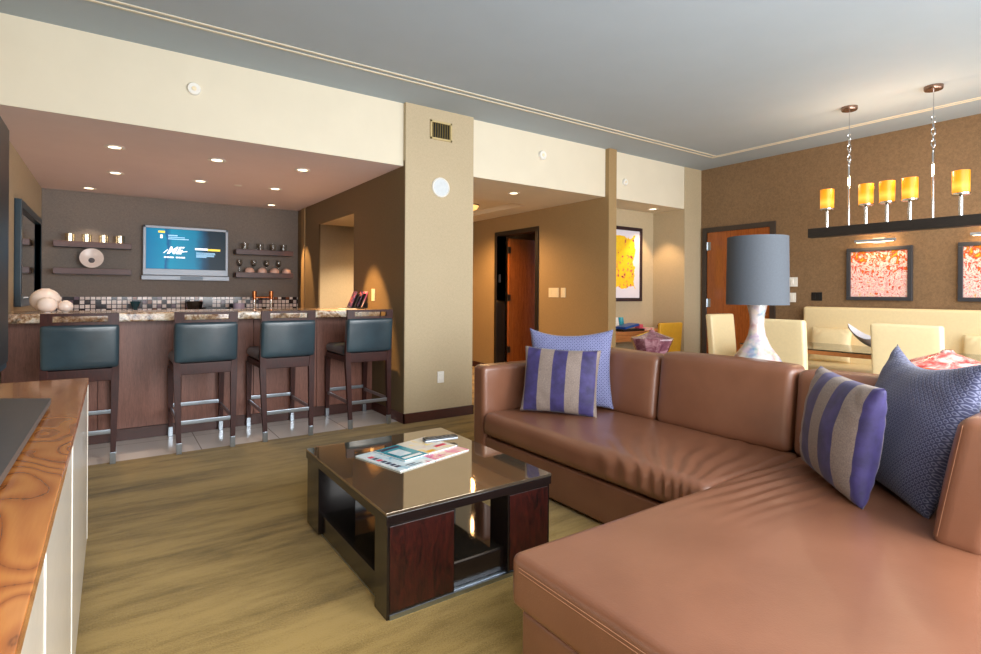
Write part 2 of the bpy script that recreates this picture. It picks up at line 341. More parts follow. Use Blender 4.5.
# ---------------------------------------------------------------- mesh helpers
def rotm(rx=0, ry=0, rz=0):
    return (Matrix.Rotation(rz,4,'Z') @ Matrix.Rotation(ry,4,'Y') @ Matrix.Rotation(rx,4,'X'))
class MB:
    def __init__(s): s.bm = bmesh.new(); s.mi = 0; s.bev = False
    def _fin(s, verts):
        fs = set()
        for v in verts:
            for fc in v.link_faces: fs.add(fc)
        for fc in fs: fc.material_index = s.mi
    def box(s, x0, x1, y0, y1, z0, z1, bev=0.0, seg=2, M=None, skip=None):
        t = bmesh.new()
        bmesh.ops.create_cube(t, size=1)
        for v in t.verts:
            v.co = Vector((x0 if v.co.x < 0 else x1, y0 if v.co.y < 0 else y1, z0 if v.co.z < 0 else z1))
        if bev > 0:
            s.bev = True
            bmesh.ops.bevel(t, geom=list(t.edges), offset=bev, segments=seg, profile=0.5, affect='EDGES')
        return s.merge(t, M)
    def merge(s, t, M=None):
        mp = {}
        for v in t.verts:
            mp[v] = s.bm.verts.new(M @ v.co if M is not None else v.co)
        for fc in t.faces:
            try:
                nf = s.bm.faces.new([mp[v] for v in fc.verts]); nf.material_index = s.mi
            except ValueError: pass
        t.free(); return s
    def cyl(s, p0, p1, r0, r1=None, n=20, caps=True):
        p0 = Vector(p0); p1 = Vector(p1); r1 = r0 if r1 is None else r1
        d = p1-p0; t = bmesh.new()
        bmesh.ops.create_cone(t, cap_ends=caps, segments=n, radius1=r0, radius2=r1, depth=d.length)
        M = Matrix.Translation((p0+p1)/2) @ d.to_track_quat('Z','Y').to_matrix().to_4x4()
        return s.merge(t, M)
    def lathe(s, prof, c=(0,0,0), n=32, cap=True, M=None):
        t = bmesh.new(); rings = []
        for r,z in prof:
            if r < 1e-5: rings.append([t.verts.new((0,0,z))])
            else: rings.append([t.verts.new((r*math.cos(2*PI*i/n), r*math.sin(2*PI*i/n), z)) for i in range(n)])
        for a,b in zip(rings, rings[1:]):
            for i in range(n):
                j = (i+1) % n
                if len(a) == 1 and len(b) == 1: continue
                if len(a) == 1: t.faces.new((a[0], b[j], b[i]))
                elif len(b) == 1: t.faces.new((a[i], a[j], b[0]))
                else: t.faces.new((a[i], a[j], b[j], b[i]))
        if cap:
            for rg,fl in ((rings[0],True),(rings[-1],False)):
                if len(rg) > 1: t.faces.new(rg[::-1] if fl else rg)
        MM = Matrix.Translation(c)
        return s.merge(t, MM @ M if M is not None else MM)
    def tube(s, pts, r, n=8, closed=False):
        pts = [Vector(p) for p in pts]; t = bmesh.new(); rings = []
        N = len(pts)
        for i,p in enumerate(pts):
            if closed: d = pts[(i+1)%N]-pts[i-1]
            else: d = pts[min(i+1,N-1)]-pts[max(i-1,0)]
            q = d.to_track_quat('Z','Y')
            rings.append([t.verts.new(p + q @ Vector((r*math.cos(2*PI*k/n), r*math.sin(2*PI*k/n), 0))) for k in range(n)])
        rng = range(N) if closed else range(N-1)
        for i in rng:
            a = rings[i]; b = rings[(i+1)%N]
            for k in range(n):
                j = (k+1)%n; t.faces.new((a[k],a[j],b[j],b[k]))
        if not closed: t.faces.new(rings[0][::-1]); t.faces.new(rings[-1])
        return s.merge(t)
    def prism(s, poly, z0, z1, M=None):
        t = bmesh.new(); a = [t.verts.new((x,y,z0)) for x,y in poly]; b = [t.verts.new((x,y,z1)) for x,y in poly]
        n = len(poly); t.faces.new(a[::-1]); t.faces.new(b)
        for i in range(n): t.faces.new((a[i],a[(i+1)%n],b[(i+1)%n],b[i]))
        return s.merge(t, M)
    def sphere(s, c, r, sc_=(1,1,1), n=24):
        t = bmesh.new(); bmesh.ops.create_uvsphere(t, u_segments=n, v_segments=n//2, radius=r)
        return s.merge(t, Matrix.Translation(c) @ Matrix.Diagonal((*sc_,1)))
    def rbox(s, hx, hy, hz, r, n=10, M=None, crown=0.0, fn=None):
        """soft cushion: rounded box centred on the origin; fn(co) may move points"""
        k = 4
        def axis(h, n):
            inner = [-(h-r)+2*(h-r)*i/n for i in range(n+1)]
            lo = [-h + r*(1-math.cos(PI/2*i/k)) for i in range(k)]
            return lo + inner + [-q for q in lo[::-1]]
        nn = n if isinstance(n,tuple) else (n,n,n); ax = [axis(hx,nn[0]), axis(hy,nn[1]), axis(hz,nn[2])]
        t = bmesh.new(); vd = {}
        def V(x,y,z):
            key = (round(x,5),round(y,5),round(z,5))
            if key in vd: return vd[key]
            q = Vector((max(-(hx-r),min(hx-r,x)), max(-(hy-r),min(hy-r,y)), max(-(hz-r),min(hz-r,z))))
            d = Vector((x,y,z))-q
            p = q + d.normalized()*r if d.length > 1e-9 else Vector((x,y,z))
            if crown:
                fx = 1-(p.x/hx)**2; fy = 1-(p.y/hy)**2; fz = 1-(p.z/hz)**2
                if p.z > 0: p.z += crown*max(0,fx)**0.6*max(0,fy)**0.6*(p.z/hz)
            if fn: p = fn(p)
            vd[key] = t.verts.new(p); return vd[key]
        for d in range(3):
            a,b = [(1,2),(2,0),(0,1)][d]; h = (hx,hy,hz)[d]
            for sgn in (-1,1):
                for i in range(len(ax[a])-1):
                    for j in range(len(ax[b])-1):
                        q = []
                        for ii,jj in ((i,j),(i+1,j),(i+1,j+1),(i,j+1)):
                            co = [0,0,0]; co[d] = sgn*h; co[a] = ax[a][ii]; co[b] = ax[b][jj]; q.append(V(*co))
                        if len(set(q)) < 3: continue
                        t.faces.new(q if sgn > 0 else q[::-1])
        return s.merge(t, M)
    def obj(s, name, mat, parent=None, smooth=True, ang=38, loc=None):
        bm = s.bm
        bmesh.ops.remove_doubles(bm, verts=bm.verts, dist=1e-5)
        bmesh.ops.recalc_face_normals(bm, faces=bm.faces)
        if smooth:
            for e in bm.edges:
                if len(e.link_faces) == 2 and e.calc_face_angle(0) > math.radians(ang): e.smooth = False
            for fc in bm.faces: fc.smooth = True
        me = bpy.data.meshes.new(name); 
        if loc is not None:
            for v in bm.verts: v.co -= Vector(loc)
        bm.to_mesh(me); bm.free()
        for mt in (mat if isinstance(mat,(list,tuple)) else [mat]): me.materials.append(mt)
        o = bpy.data.objects.new(name, me); C.objects.link(o)
        if s.bev:
            wn = o.modifiers.new('weighted_normals','WEIGHTED_NORMAL'); wn.keep_sharp = True
        if loc is not None: o.location = loc
        if parent is not None: o.parent = parent
        return o
def tag(o, label, cat, group=None, kind=None):
    if label: o['label'] = label
    if cat: o['category'] = cat
    if group: o['group'] = group
    if kind: o['kind'] = kind
    return o
def thing(name, label, cat, loc=(0,0,0), rz=0, group=None):
    o = bpy.data.objects.new(name, None); C.objects.link(o); o.empty_display_size = 0.1
    o.location = loc; o.rotation_euler = (0,0,rz)
    return tag(o, label, cat, group)
def struct(o): o['kind'] = 'structure'; return o
def dup(root, loc, rz=None, label=None):
    r = root.copy(); C.objects.link(r); r.location = loc
    if rz is not None: r.rotation_euler = (0,0,rz)
    if label: r['label'] = label
    for ch in list(root.children):
        c = ch.copy(); C.objects.link(c); c.parent = r
        for g in list(ch.children):
            d = g.copy(); C.objects.link(d); d.parent = c
    return r
def text(name, body, size, mat, M, parent, extrude=0.0008, shear=0.0, bold=0.0):
    cu = bpy.data.curves.new(name, 'FONT'); cu.body = body; cu.size = size; cu.extrude = extrude; cu.shear = shear
    cu.align_x = 'CENTER'; cu.align_y = 'CENTER'; cu.offset = bold
    o = bpy.data.objects.new(name, cu); C.objects.link(o)
    dg = bpy.context.evaluated_depsgraph_get()
    me = bpy.data.meshes.new_from_object(o.evaluated_get(dg))
    bpy.data.objects.remove(o); me.materials.clear(); me.materials.append(mat)
    me.transform(M)
    q = bpy.data.objects.new(name, me); C.objects.link(q); q.parent = parent
    return q

# ================================================================ ROOM SHELL
XL = -0.70; XR = 7.20; YP = 4.84; ZC = 3.12; ZS = 2.51; YB = 8.48; XB = 2.33; XH0 = 3.115; XH = 5.16
struct(MB().box(XL-0.15, XR+0.15, WIN_Y-0.2, 4.90, -0.1, 0.0).obj('floor', carpet))
struct(MB().box(XL-0.15, XB, 4.90, YB+0.15, -0.1, 0.0).obj('floor_bar', tile))
struct(MB().box(XB, XR+0.15, 4.90, 9.2, -0.1, 0.0).obj('floor_hall', carpet))
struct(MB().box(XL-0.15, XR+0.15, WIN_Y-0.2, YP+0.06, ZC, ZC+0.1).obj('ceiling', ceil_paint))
# dropped ceilings over bar, hall and desk alcove; their faces form the cream band
b = MB(); b.box(XL-0.15, XB, YP, YB+0.15, ZS, ZC+0.05)
struct(b.obj('ceiling_bar', bar_ceil_paint))
struct(MB().box(XL, XB, YP-0.006, YP, ZS-0.001, ZC).obj('trim_3', cream_paint))
b = MB()
b.box(XH0, XH+0.02, YP, 5.95, ZS, ZC); b.box(XH0, 3.45, 5.95, 7.7, ZS, ZS+0.3); b.box(4.75, XH+0.02, 5.95, 7.7, ZS, ZS+0.3)
b.box(XH0-0.8, XH+0.02, 7.7, 8.3, ZS, ZS+0.3); b.box(3.45, 4.75, 5.95, 7.7, ZS+0.07, ZS+0.3)
struct(b.obj('ceiling_hall', cream_paint))
struct(MB().box(5.30, 6.82, YP, 5.5, ZS, ZC).obj('ceiling_alcove', cream_paint))
# walls
struct(MB().box(XL-0.15, XL, WIN_Y-0.2, YB+0.15, 0, ZC).obj('wall_left', tan_paper))
struct(MB().box(XL-0.15, XB+0.05, YB, YB+0.15, 0, ZS+0.05).obj('wall_bar_back', dark_paper))
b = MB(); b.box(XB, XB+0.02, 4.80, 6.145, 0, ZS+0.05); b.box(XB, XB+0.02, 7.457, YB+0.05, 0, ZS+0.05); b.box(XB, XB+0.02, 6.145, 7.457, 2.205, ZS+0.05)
struct(b.obj('wall_bar_right', wallpaper('shaded_side_wallpaper', lin(118,100,72), 0.12)))  # darkened paper: shade on the side turned from the windows, put into the colour
b = MB(); b.box(XB+0.02, XH0, 4.784, 6.145, 0, ZC); b.box(XB, XB+0.02, 4.784, 4.80, 0, ZC); b.box(XB, XB+0.02, 4.80, YP+0.1, ZS+0.05, ZC)
b.box(XB+0.02, XH0, 7.457, YB+0.15, 0, ZS+0.3); b.box(XB+0.02, XH0, 6.145, 7.457, 2.205, ZS+0.3)
struct(b.obj('wall_column', tan_paper))
b = MB(); b.box(XH, 5.30, 4.775, 6.21, 0, ZC); b.box(XH, 5.30, 7.185, 8.3, 0, ZS+0.3); b.box(XH, 5.30, 6.21, 7.185, 2.20, ZS+0.3)
struct(b.obj('wall_hall_right', olive_paper))
struct(MB().box(XH0-0.8, XH+0.1, 8.1, 8.25, 0, ZS+0.1).obj('wall_hall_back', olive_paper))
struct(MB().box(5.30, 6.95, 5.385, 5.5, 0, ZC).obj('wall_alcove_back', tan_paper))
struct(MB().box(6.80, XR+0.02, 4.83, 5.5, 0, ZC).obj('wall_alcove_right', tan_paper))
struct(MB().box(XR, XR+0.15, WIN_Y-0.2, 4.90, 0, ZC).obj('wall_right', brown_paper))
b = MB()   # the room behind the hall door
b.box(5.30, 7.3, 8.3, 8.4, 0, 2.7); b.box(7.3, 7.4, 5.5, 8.4, 0, 2.7); b.box(5.30, 7.4, 5.45, 8.4, 2.6, 2.7)
struct(b.obj('wall_bedroom', olive_paper))
# window wall behind the camera
b = MB(); xs = [XL-0.15]+[q for ab in WINDOWS for q in ab]+[XR+0.15]
for i in range(0, len(xs), 2): b.box(xs[i], xs[i+1], WIN_Y-0.2, WIN_Y, 0, ZC)
for a_,b_ in WINDOWS:
    b.box(a_, b_, WIN_Y-0.2, WIN_Y, 0, WIN_Z0); b.box(a_, b_, WIN_Y-0.2, WIN_Y, WIN_Z1, ZC)
struct(b.obj('wall_window', tan_paper))
for i,(a_,b_) in enumerate(WINDOWS):
    fr = MB()
    for x0,x1 in ((a_,a_+0.05),(b_-0.05,b_),((a_+b_)/2-0.02,(a_+b_)/2+0.02)): fr.box(x0,x1,WIN_Y-0.09,WIN_Y-0.03,WIN_Z0,WIN_Z1)
    fr.box(a_,b_,WIN_Y-0.09,WIN_Y-0.03,WIN_Z0,WIN_Z0+0.05); fr.box(a_,b_,WIN_Y-0.09,WIN_Y-0.03,WIN_Z1-0.05,WIN_Z1)
    struct(fr.obj('window_%d'%(i+1), base_dark))
# skirting
b = MB(); b.box(XB-0.012, XB, 4.772, 5.56, 0, 0.095); b.box(XB-0.012, XH0+0.012, 4.772, 4.784, 0, 0.095); b.box(XH0, XH0+0.012, 4.772, 8.1, 0, 0.095)
struct(b.obj('baseboard_column', skirt_wood))
b = MB(); b.box(XH-0.012, XH, 4.76, 6.145, 0, 0.095); b.box(XH-0.012, XH, 7.25, 8.1, 0, 0.095); b.box(XH-0.012, 5.312, 4.763, 4.775, 0, 0.095)
struct(b.obj('baseboard_hall', skirt_wood))
struct(MB().box(XH0, XH, 8.088, 8.1, 0, 0.095).obj('baseboard_hall_back', skirt_wood))
b = MB(); b.box(XR-0.012, XR, WIN_Y, 3.66, 0, 0.095)
struct(b.obj('baseboard_right', skirt_wood))
# ceiling mouldings
b = MB()
for y0 in (4.20, 4.275): b.box(XL, 6.66, y0, y0+0.024, ZC-0.008, ZC, 0.003)
struct(b.obj('trim_1', cream_paint))
b = MB()
for x0 in (6.585, 6.64): b.box(x0, x0+0.02, WIN_Y, 4.30, ZC-0.008, ZC, 0.003)
struct(b.obj('trim_2', cream_paint))

# hall door (open into the bedroom) and entrance door
d1 = bpy.data.objects.new('door_1', None); C.objects.link(d1); struct(d1)
b = MB(); b.box(XH-0.02, XH+0.16, 6.145, 6.212, 0, 2.265, 0.004); b.box(XH-0.02, XH+0.16, 7.183, 7.25, 0, 2.265, 0.004); b.box(XH-0.02, XH+0.16, 6.212, 7.183, 2.198, 2.265, 0.004)
b.obj('door_frame', dark_metal, d1)
b = MB(); b.box(5.33, 6.27, 7.10, 7.145, 0.01, 2.17, 0.004); b.obj('door_leaf', door_wood, d1)
for z in (0.35, 1.2, 1.98):
    MB().cyl((5.325,7.12,z-0.06),(5.325,7.12,z+0.06),0.012).box(5.31,5.36,7.092,7.10,z-0.05,z+0.05).obj('hinge', dark_metal, d1)
MB().box(XH+0.02, XH+0.06, 7.177, 7.183, 1.45, 1.58).obj('strike_plate', brushed, d1)
d2 = bpy.data.objects.new('door_2', None); C.objects.link(d2); struct(d2)
b = MB(); b.box(XR-0.03, XR, 4.72, 4.79, 0, 2.25, 0.004); b.box(XR-0.03, XR, 3.715, 3.785, 0, 2.25, 0.004); b.box(XR-0.03, XR, 3.785, 4.72, 2.18, 2.25, 0.004)
b.obj('door_frame', base_dark, d2)
MB().box(XR-0.012, XR, 3.785, 4.72, 0.005, 2.18, 0.002).obj('door_leaf', door_wood, d2)
for z in (0.30, 1.15, 1.98):
    MB().cyl((XR-0.022,4.715,z-0.06),(XR-0.022,4.715,z+0.06),0.012).box(XR-0.018,XR-0.012,4.66,4.715,z-0.06,z+0.06).obj('hinge', brushed, d2)
MB().cyl((XR-0.012,3.85,1.0),(XR-0.06,3.85,1.0),0.012).cyl((XR-0.06,3.85,1.0),(XR-0.06,3.98,1.0),0.010).obj('door_handle', brushed, d2)

# ================================================================ RECESSED LIGHTS
def downlight(x, y, label, power, group, angle=80, z=ZS, col=(1.0,0.76,0.54), blend=0.4, direction=(0,0,-1)):
    t = thing('recessed_downlight', label, 'ceiling light', (x,y,z), 0, group)
    MB().lathe([(0.045,-0.001),(0.075,-0.001),(0.08,-0.006),(0.07,-0.009),(0.05,-0.006),(0.045,-0.001)], cap=False).obj('trim_ring', white_plastic, t)
    MB().lathe([(0.0,-0.003),(0.046,-0.003),(0.046,-0.0005),(0.0,-0.0005)], cap=False).obj('lens', warm_glow, t)
    if power: spot('downlight_lamp', (x,y,z-0.03), power, angle, col, blend, 0.03, direction)
G = 'recessed downlights over the bar'
downlight(0.015,5.683,'recessed downlight over the bar, front row, nearest the left wall',34,G,64)
downlight(0.807,5.665,'recessed downlight over the bar, middle of the front row',34,G,64)
downlight(1.580,5.60,'recessed downlight over the bar, front row, nearest the column',400,G,37,ZS,(1.0,0.56,0.22),0.45,(0.58,-0.06,-1.50))
downlight(0.026,6.912,'recessed downlight in the middle row of the bar ceiling, left one',45,G)
downlight(0.810,6.851,'recessed downlight in the middle row of the bar ceiling, centre one',45,G)
downlight(1.603,6.818,'recessed downlight in the middle row of the bar ceiling, right one',50,G)
downlight(-0.232,8.134,'recessed downlight close to the bar back wall above the left shelves',40,G)
downlight(1.859,8.118,'recessed downlight close to the bar back wall above the right shelves',170,G,34,ZS,(1.0,0.60,0.28),0.5,(0.47,-0.10,-1.05))
downlight(4.066,5.330,'recessed downlight in the dropped ceiling of the hallway',24,None)
downlight(6.445,5.110,'recessed downlight in the ceiling of the desk alcove',60,None,80,ZS,(1.0,0.64,0.34),0.5)
downlight(2.72,6.62,'added recessed downlight in the soffit of the opening beside the bar',70,None,120,2.205,(1.0,0.80,0.58),0.5)  # added lamp and fitting, only there to brighten the jambs of the opening
sp = thing('ceiling_sprinkler', 'tiny round sprinkler cap in the bar ceiling between the middle downlights', 'sprinkler', (1.201,6.869,ZS))
MB().lathe([(0,-0.006),(0.04,-0.005),(0.045,0.0)], cap=False).obj('cover_plate', white_plastic, sp)
# hallway dome
t = thing('flush_ceiling_light', 'glowing amber flush ceiling light in the hallway, mostly behind the column', 'ceiling light', (4.34,6.80,ZS+0.07))
MB().lathe([(0.0,-0.09),(0.07,-0.085),(0.13,-0.06),(0.155,-0.02),(0.155,-0.012)], cap=False).obj('glass_dome', emit('amber_dome', (1.0,0.55,0.18,1), 1.3), t)
MB().lathe([(0.0,0.0),(0.165,0.0),(0.165,-0.014),(0.0,-0.014)], cap=False).obj('mounting_ring', dark_metal, t)
spot('hall_lamp', (4.34,6.80,2.44), 210, 160, (1.0,0.58,0.25), 0.6, 0.12)

# ================================================================ WALL AND COLUMN FITTINGS
def disc_device(name, label, cat, x, z, r, y, d=0.03, hole=True):
    t = thing(name, label, cat, (x,y,z))
    R = rotm(PI/2)
    MB().lathe([(0.0,0),(r,0),(r,d*0.5),(r*0.86,d),(0.0,d)], cap=False, M=R).obj('housing', white_plastic, t)
    MB().lathe([(0,d),(r*0.35,d),(r*0.3,d+0.006),(0,d+0.006)], cap=False, M=R).obj('sensor_cap', ivory_plastic, t)
disc_device('smoke_detector','round white smoke detector on the cream band above the bar','detector',0.521,2.86,0.05,YP)
disc_device('smoke_detector','round white smoke detector on the cream band above the hallway','detector',4.101,2.88,0.055,YP)
disc_device('smoke_detector','small pale detector on the cream band above the desk alcove','detector',5.52,2.74,0.045,YP)
t = thing('wall_speaker','round white speaker on the column below the air vent','speaker',(2.719,4.784,2.335))
R = rotm(PI/2)
MB().lathe([(0.085,0),(0.10,0),(0.10,0.012),(0.092,0.018),(0.085,0.014)], cap=False, M=R).obj('bezel', white_plastic, t)
MB().lathe([(0.0,0.016),(0.086,0.012),(0.086,0.0),(0,0)], cap=False, M=R).obj('grille', plain('pale_grey_grille', lin(205,212,216), 0.5), t)
t = thing('air_vent','square bronze air vent grille near the top of the column','vent',(2.72,4.784,2.905))
b = MB(); W_=0.125; H_=0.095
b.box(-W_,W_,-0.014,0,H_-0.02,H_,0.002); b.box(-W_,W_,-0.014,0,-H_,-H_+0.02,0.002); b.box(-W_,-W_+0.02,-0.014,0,-H_,H_,0.002); b.box(W_-0.02,W_,-0.014,0,-H_,H_,0.002)
b.obj('frame', plain('vent_frame_paint', lin(190,170,120), 0.5), t)
b = MB()
for i in range(8): x = -W_+0.03+i*(2*W_-0.06)/7; b.box(x-0.004,x+0.004,-0.012,-0.001,-H_+0.02,H_-0.02)
b.obj('louvres', plain('vent_bronze', lin(122,104,52), 0.4, 0.3), t)
MB().box(-W_+0.02,W_-0.02,-0.002,0,-H_+0.02,H_-0.02).obj('backing', black_plastic, t)
def plate(name, label, cat, M, w, h, mat, keys=1, outlet=False):
    t = thing(name, label, cat); t.matrix_world = M
    MB().box(-w/2,w/2,-0.008,0,-h/2,h/2,0.003).obj('cover_plate', mat, t)
    for k in range(keys):
        x = (k-(keys-1)/2)*w/keys*0.8
        if outlet:
            for z in (-h*0.2,h*0.2): 
                b = MB().box(x-0.016,x+0.016,-0.011,-0.006,z-0.013,z+0.013,0.003)
                b.obj('socket', mat, t)
        else: MB().box(x-0.016,x+0.016,-0.013,-0.006,-h*0.28,h*0.28,0.002).obj('rocker', mat, t)
    return t
FACE_MY = lambda x,y,z: Matrix.Translation((x,y,z))
FACE_MX = lambda x,y,z: Matrix.Translation((x,y,z)) @ Matrix.Rotation(-PI/2,4,'Z')
plate('power_outlet','white double power outlet low on the column','outlet',FACE_MY(2.732,4.784,0.42),0.075,0.115,white_plastic,1,True)
plate('light_switch','wide ivory switch plate on the hallway wall','switch',FACE_MX(XH,5.81,1.285),0.21,0.135,ivory_plastic,3)
plate('light_switch','narrow ivory switch plate beside the wide one on the hallway wall','switch',FACE_MX(XH,5.61,1.285),0.09,0.135,ivory_plastic,1)
plate('light_switch','ivory switch plate on the warm lit wall behind the bar brochures','switch',FACE_MX(XB,5.55,1.245),0.085,0.13,ivory_plastic,1)
plate('wall_thermostat','white thermostat box beside the entrance door, upper of two','thermostat',FACE_MX(XR,3.50,1.44),0.13,0.12,white_plastic,1)
plate('light_switch','white switch plate beside the entrance door under the thermostat','switch',FACE_MX(XR,3.50,1.24),0.09,0.12,white_plastic,1)
plate('volume_control','black square control plate on the brown wall above the banquette','switch',FACE_MX(XR,3.205,1.255),0.125,0.105,black_plastic,2)

# ================================================================ BAR
t = thing('bar_cabinet','dark wood panelled bar front behind the four stools','bar',(XL,5.56,0))
b = MB(); b.box(0.004, XB-XL-0.004, 0.02, 0.50, 0.09, 1.018); b.obj('carcass', bar_wood, t)
W3 = (XB-XL-0.008)
for i in range(5):
    x0 = 0.004+i*W3/5
    MB().box(x0+0.002, x0+W3/5-0.002, 0.0, 0.022, 0.10, 1.016, 0.002).obj('front_panel', bar_wood, t)
MB().box(0.004, XB-XL-0.014, -0.012, 0.06, 0.0, 0.098, 0.002).obj('plinth', skirt_wood, t)
o = MB().box(XL+0.004, XB-0.004, 5.35, 6.12, 1.02, 1.092, 0.012, 3).obj('bar_counter', granite)
tag(o,'brown and cream granite counter top along the bar','counter')
# back bar
t = thing('back_counter','low wooden back counter along the bar back wall under the mosaic','counter',(XL,YB,0))
MB().box(0.004, XB-XL-0.004, -0.62, -0.004, 0.0, 0.90).obj('carcass', bar_wood, t)
MB().box(0.004, XB-XL-0.004, -0.65, -0.004, 0.90, 0.94, 0.004).obj('worktop', granite, t)
o = MB().box(XL+0.004, XB-0.004, YB-0.02, YB, 0.94, 1.195).obj('mosaic_backsplash', mosaic); struct(o)

def make_stool(label):
    t = thing('bar_stool', label, 'stool', (0,0,0), 0, 'bar stools along the bar')
    # origin between the legs at floor; -y is the back (towards the room)
    hw = 0.205; yb = -0.29; yf = 0.31
    for sx in (-1,1):
        # rear leg runs up to the top rail
        b = MB(); pts = [(sx*(hw-0.012), yb-0.035, 0.075, 0.017), (sx*hw, yb+0.01, 0.60, 0.024), (sx*(hw+0.003), yb+0.005, 0.72, 0.022), (sx*(hw+0.004), yb-0.02, 1.03, 0.018)]
        rings = []
        for x,y,z,r in pts: rings.append([b.bm.verts.new((x+dx*r, y+dy*r, z)) for dx,dy in ((-1,-1),(1,-1),(1,1),(-1,1))])
        for r0_,r1_ in zip(rings, rings[1:]):
            for i in range(4): b.bm.faces.new((r0_[i], r0_[(i+1)%4], r1_[(i+1)%4], r1_[i]))
        b.bm.faces.new(rings[0][::-1]); b.bm.faces.new(rings[-1])
        lg = b.obj('leg', wenge, t, ang=25)
        x,y = sx*(hw-0.013), yb-0.037
        MB().box(x-0.0185,x+0.0185,y-0.0185,y+0.0185,0,0.085,0.003).obj('ferrule', brushed, lg)
        b = MB(); rings = []
        for x,y,z,r in [(sx*(hw-0.005), yf+0.005, 0.075, 0.016), (sx*(hw-0.004), yf-0.01, 0.62, 0.024)]:
            rings.append([b.bm.verts.new((x+dx*r, y+dy*r, z)) for dx,dy in ((-1,-1),(1,-1),(1,1),(-1,1))])
        for i in range(4): b.bm.faces.new((rings[0][i], rings[0][(i+1)%4], rings[1][(i+1)%4], rings[1][i]))
        b.bm.faces.new(rings[0][::-1]); b.bm.faces.new(rings[1])
        lg = b.obj('leg', wenge, t, ang=25)
        x,y = sx*(hw-0.005), yf+0.006
        MB().box(x-0.0175,x+0.0175,y-0.0175,y+0.0175,0,0.085,0.003).obj('ferrule', brushed, lg)
    b = MB(); b.box(-hw,hw,yb-0.01,yb+0.02,0.61,0.70,0.004); b.box(-hw,hw,yf-0.03,yf,0.61,0.66,0.004)
    for sx in (-1,1): b.box(sx*hw-0.012,sx*hw+0.012,yb,yf-0.01,0.61,0.665,0.004)
    b.obj('seat_frame', wenge, t)
    MB().rbox(hw+0.018, 0.275, 0.045, 0.04, 8, Matrix.Translation((0,0.045,0.708)), 0.012).obj('seat', black_leather, t)
    # upholstered back, slightly curved
    def bend(p): 
        p = p.copy(); p.y += -0.02*(1-(p.x/hw)**2) - 0.03*(p.z/0.155)*0.5; return p
    MB().rbox(hw+0.024, 0.042, 0.160, 0.026, 10, Matrix.Translation((0,yb-0.006,0.866)), 0, bend).obj('backrest', black_leather, t)
    b = MB(); wr = hw+0.022; y0 = yb-0.047; y1 = yb-0.013; N = 12
    def cur(x): return -0.014*(1-(x/wr)**2)
    def slab(x0,x1,z0,z1):
        n = max(1,int(abs(x1-x0)/wr*6)); 
        for i in range(n):
            xa = x0+(x1-x0)*i/n; xb = x0+(x1-x0)*(i+1)/n
            v = [b.bm.verts.new((x,(y0 if k==0 else y1)+cur(x),z)) for x in (xa,xb) for k in (0,1) for z in (z0,z1)]
            # v: xa0z0 xa0z1 xa1z0 xa1z1 xb...
            for q in ((0,4,5,1),(2,3,7,6),(0,2,6,4),(1,5,7,3)): b.bm.faces.new([v[k] for k in q])
            if i == 0: b.bm.faces.new([v[k] for k in (0,1,3,2)])
            if i == n-1: b.bm.faces.new([v[k] for k in (4,6,7,5)])
    slab(-wr,wr,1.022,1.045); slab(-wr,wr,1.088,1.108); slab(-wr,-wr*0.70,1.045,1.088); slab(wr*0.70,wr,1.045,1.088)
    b.obj('top_rail', wenge, t)
    for (xa,ya,xb,yb2,z) in ((-hw,yb-0.02,hw,yb-0.02,0.235),(-hw,yf,hw,yf,0.27)):
        MB().box(xa+0.012,xb-0.012,ya-0.008,ya+0.008,z-0.016,z+0.016,0.003).obj('footrest_bar', brushed, t)
    for sx in (-1,1): MB().box(sx*(hw-0.008)-0.008,sx*(hw-0.008)+0.008,yb-0.01,yf-0.01,0.225,0.255,0.003).obj('footrest_bar', brushed, t)
    return t
SY = 5.19
st = make_stool('black leather and dark wood bar stool, partly hidden by the white cabinet')
st.location = (-0.18, SY, 0)
dup(st, (0.628, SY, 0), 0, 'black leather bar stool second from the left, under the wall television')
dup(st, (1.265, SY, 0), 0, 'black leather bar stool third from the left, beside the one nearest the column')
dup(st, (2.02, SY+0.02, 0), 0, 'black leather bar stool nearest the column at the right end of the bar')

# things on the bar counter
ZT = 1.092
def pebble(x, y, r, label, sz=0.92, hole=False):
    t = thing('ceramic_vase', label, 'vase', (x,y,ZT), 0, 'round white ceramic vases on the bar')
    prof = [(0.0,0.0),(r*0.35,0.0)]
    for i in range(1,15):
        a = -PI/2 + PI*i/15*0.93 + 0.16
        prof.append((r*math.cos(a), r*sz*(1+math.sin(a))))
    b = MB().lathe(prof, cap=False, n=36); b.obj('body', white_ceramic, t)
    rz = prof[-1]
    MB().lathe([(rz[0]+0.002,rz[1]-0.004),(rz[0]+0.006,rz[1]),(rz[0],rz[1]+0.004),(rz[0]-0.006,rz[1]-0.01)], cap=False).obj('mouth_rim', white_ceramic, t)
    MB().lathe([(0,rz[1]-0.012),(rz[0]-0.003,rz[1]-0.011)], cap=False).obj('dark_mouth', black_ceramic, t)
pebble(-0.455,5.86,0.105,'largest round white ceramic vase at the left end of the bar',0.93)
pebble(-0.428,5.66,0.068,'middle sized round white ceramic vase in front of the largest one')
pebble(-0.312,5.70,0.052,'smallest round white ceramic vase, right of the other two on the bar')
t = thing('brochure_stand','black tabletop stand of brochures at the right end of the bar','brochure stand',(2.22,5.76,ZT))
MB().box(-0.11,0.12,-0.06,0.06,0,0.012,0.003).obj('base', black_plastic, t)
for i,x in enumerate((-0.05,0.02,0.09)):
    MB().box(-0.004,0.004,-0.055,0.055,0.0,0.17,0.001,M=Matrix.Translation((x,0,0.008))@rotm(0,0.42,0)).obj('divider', black_plastic, t)
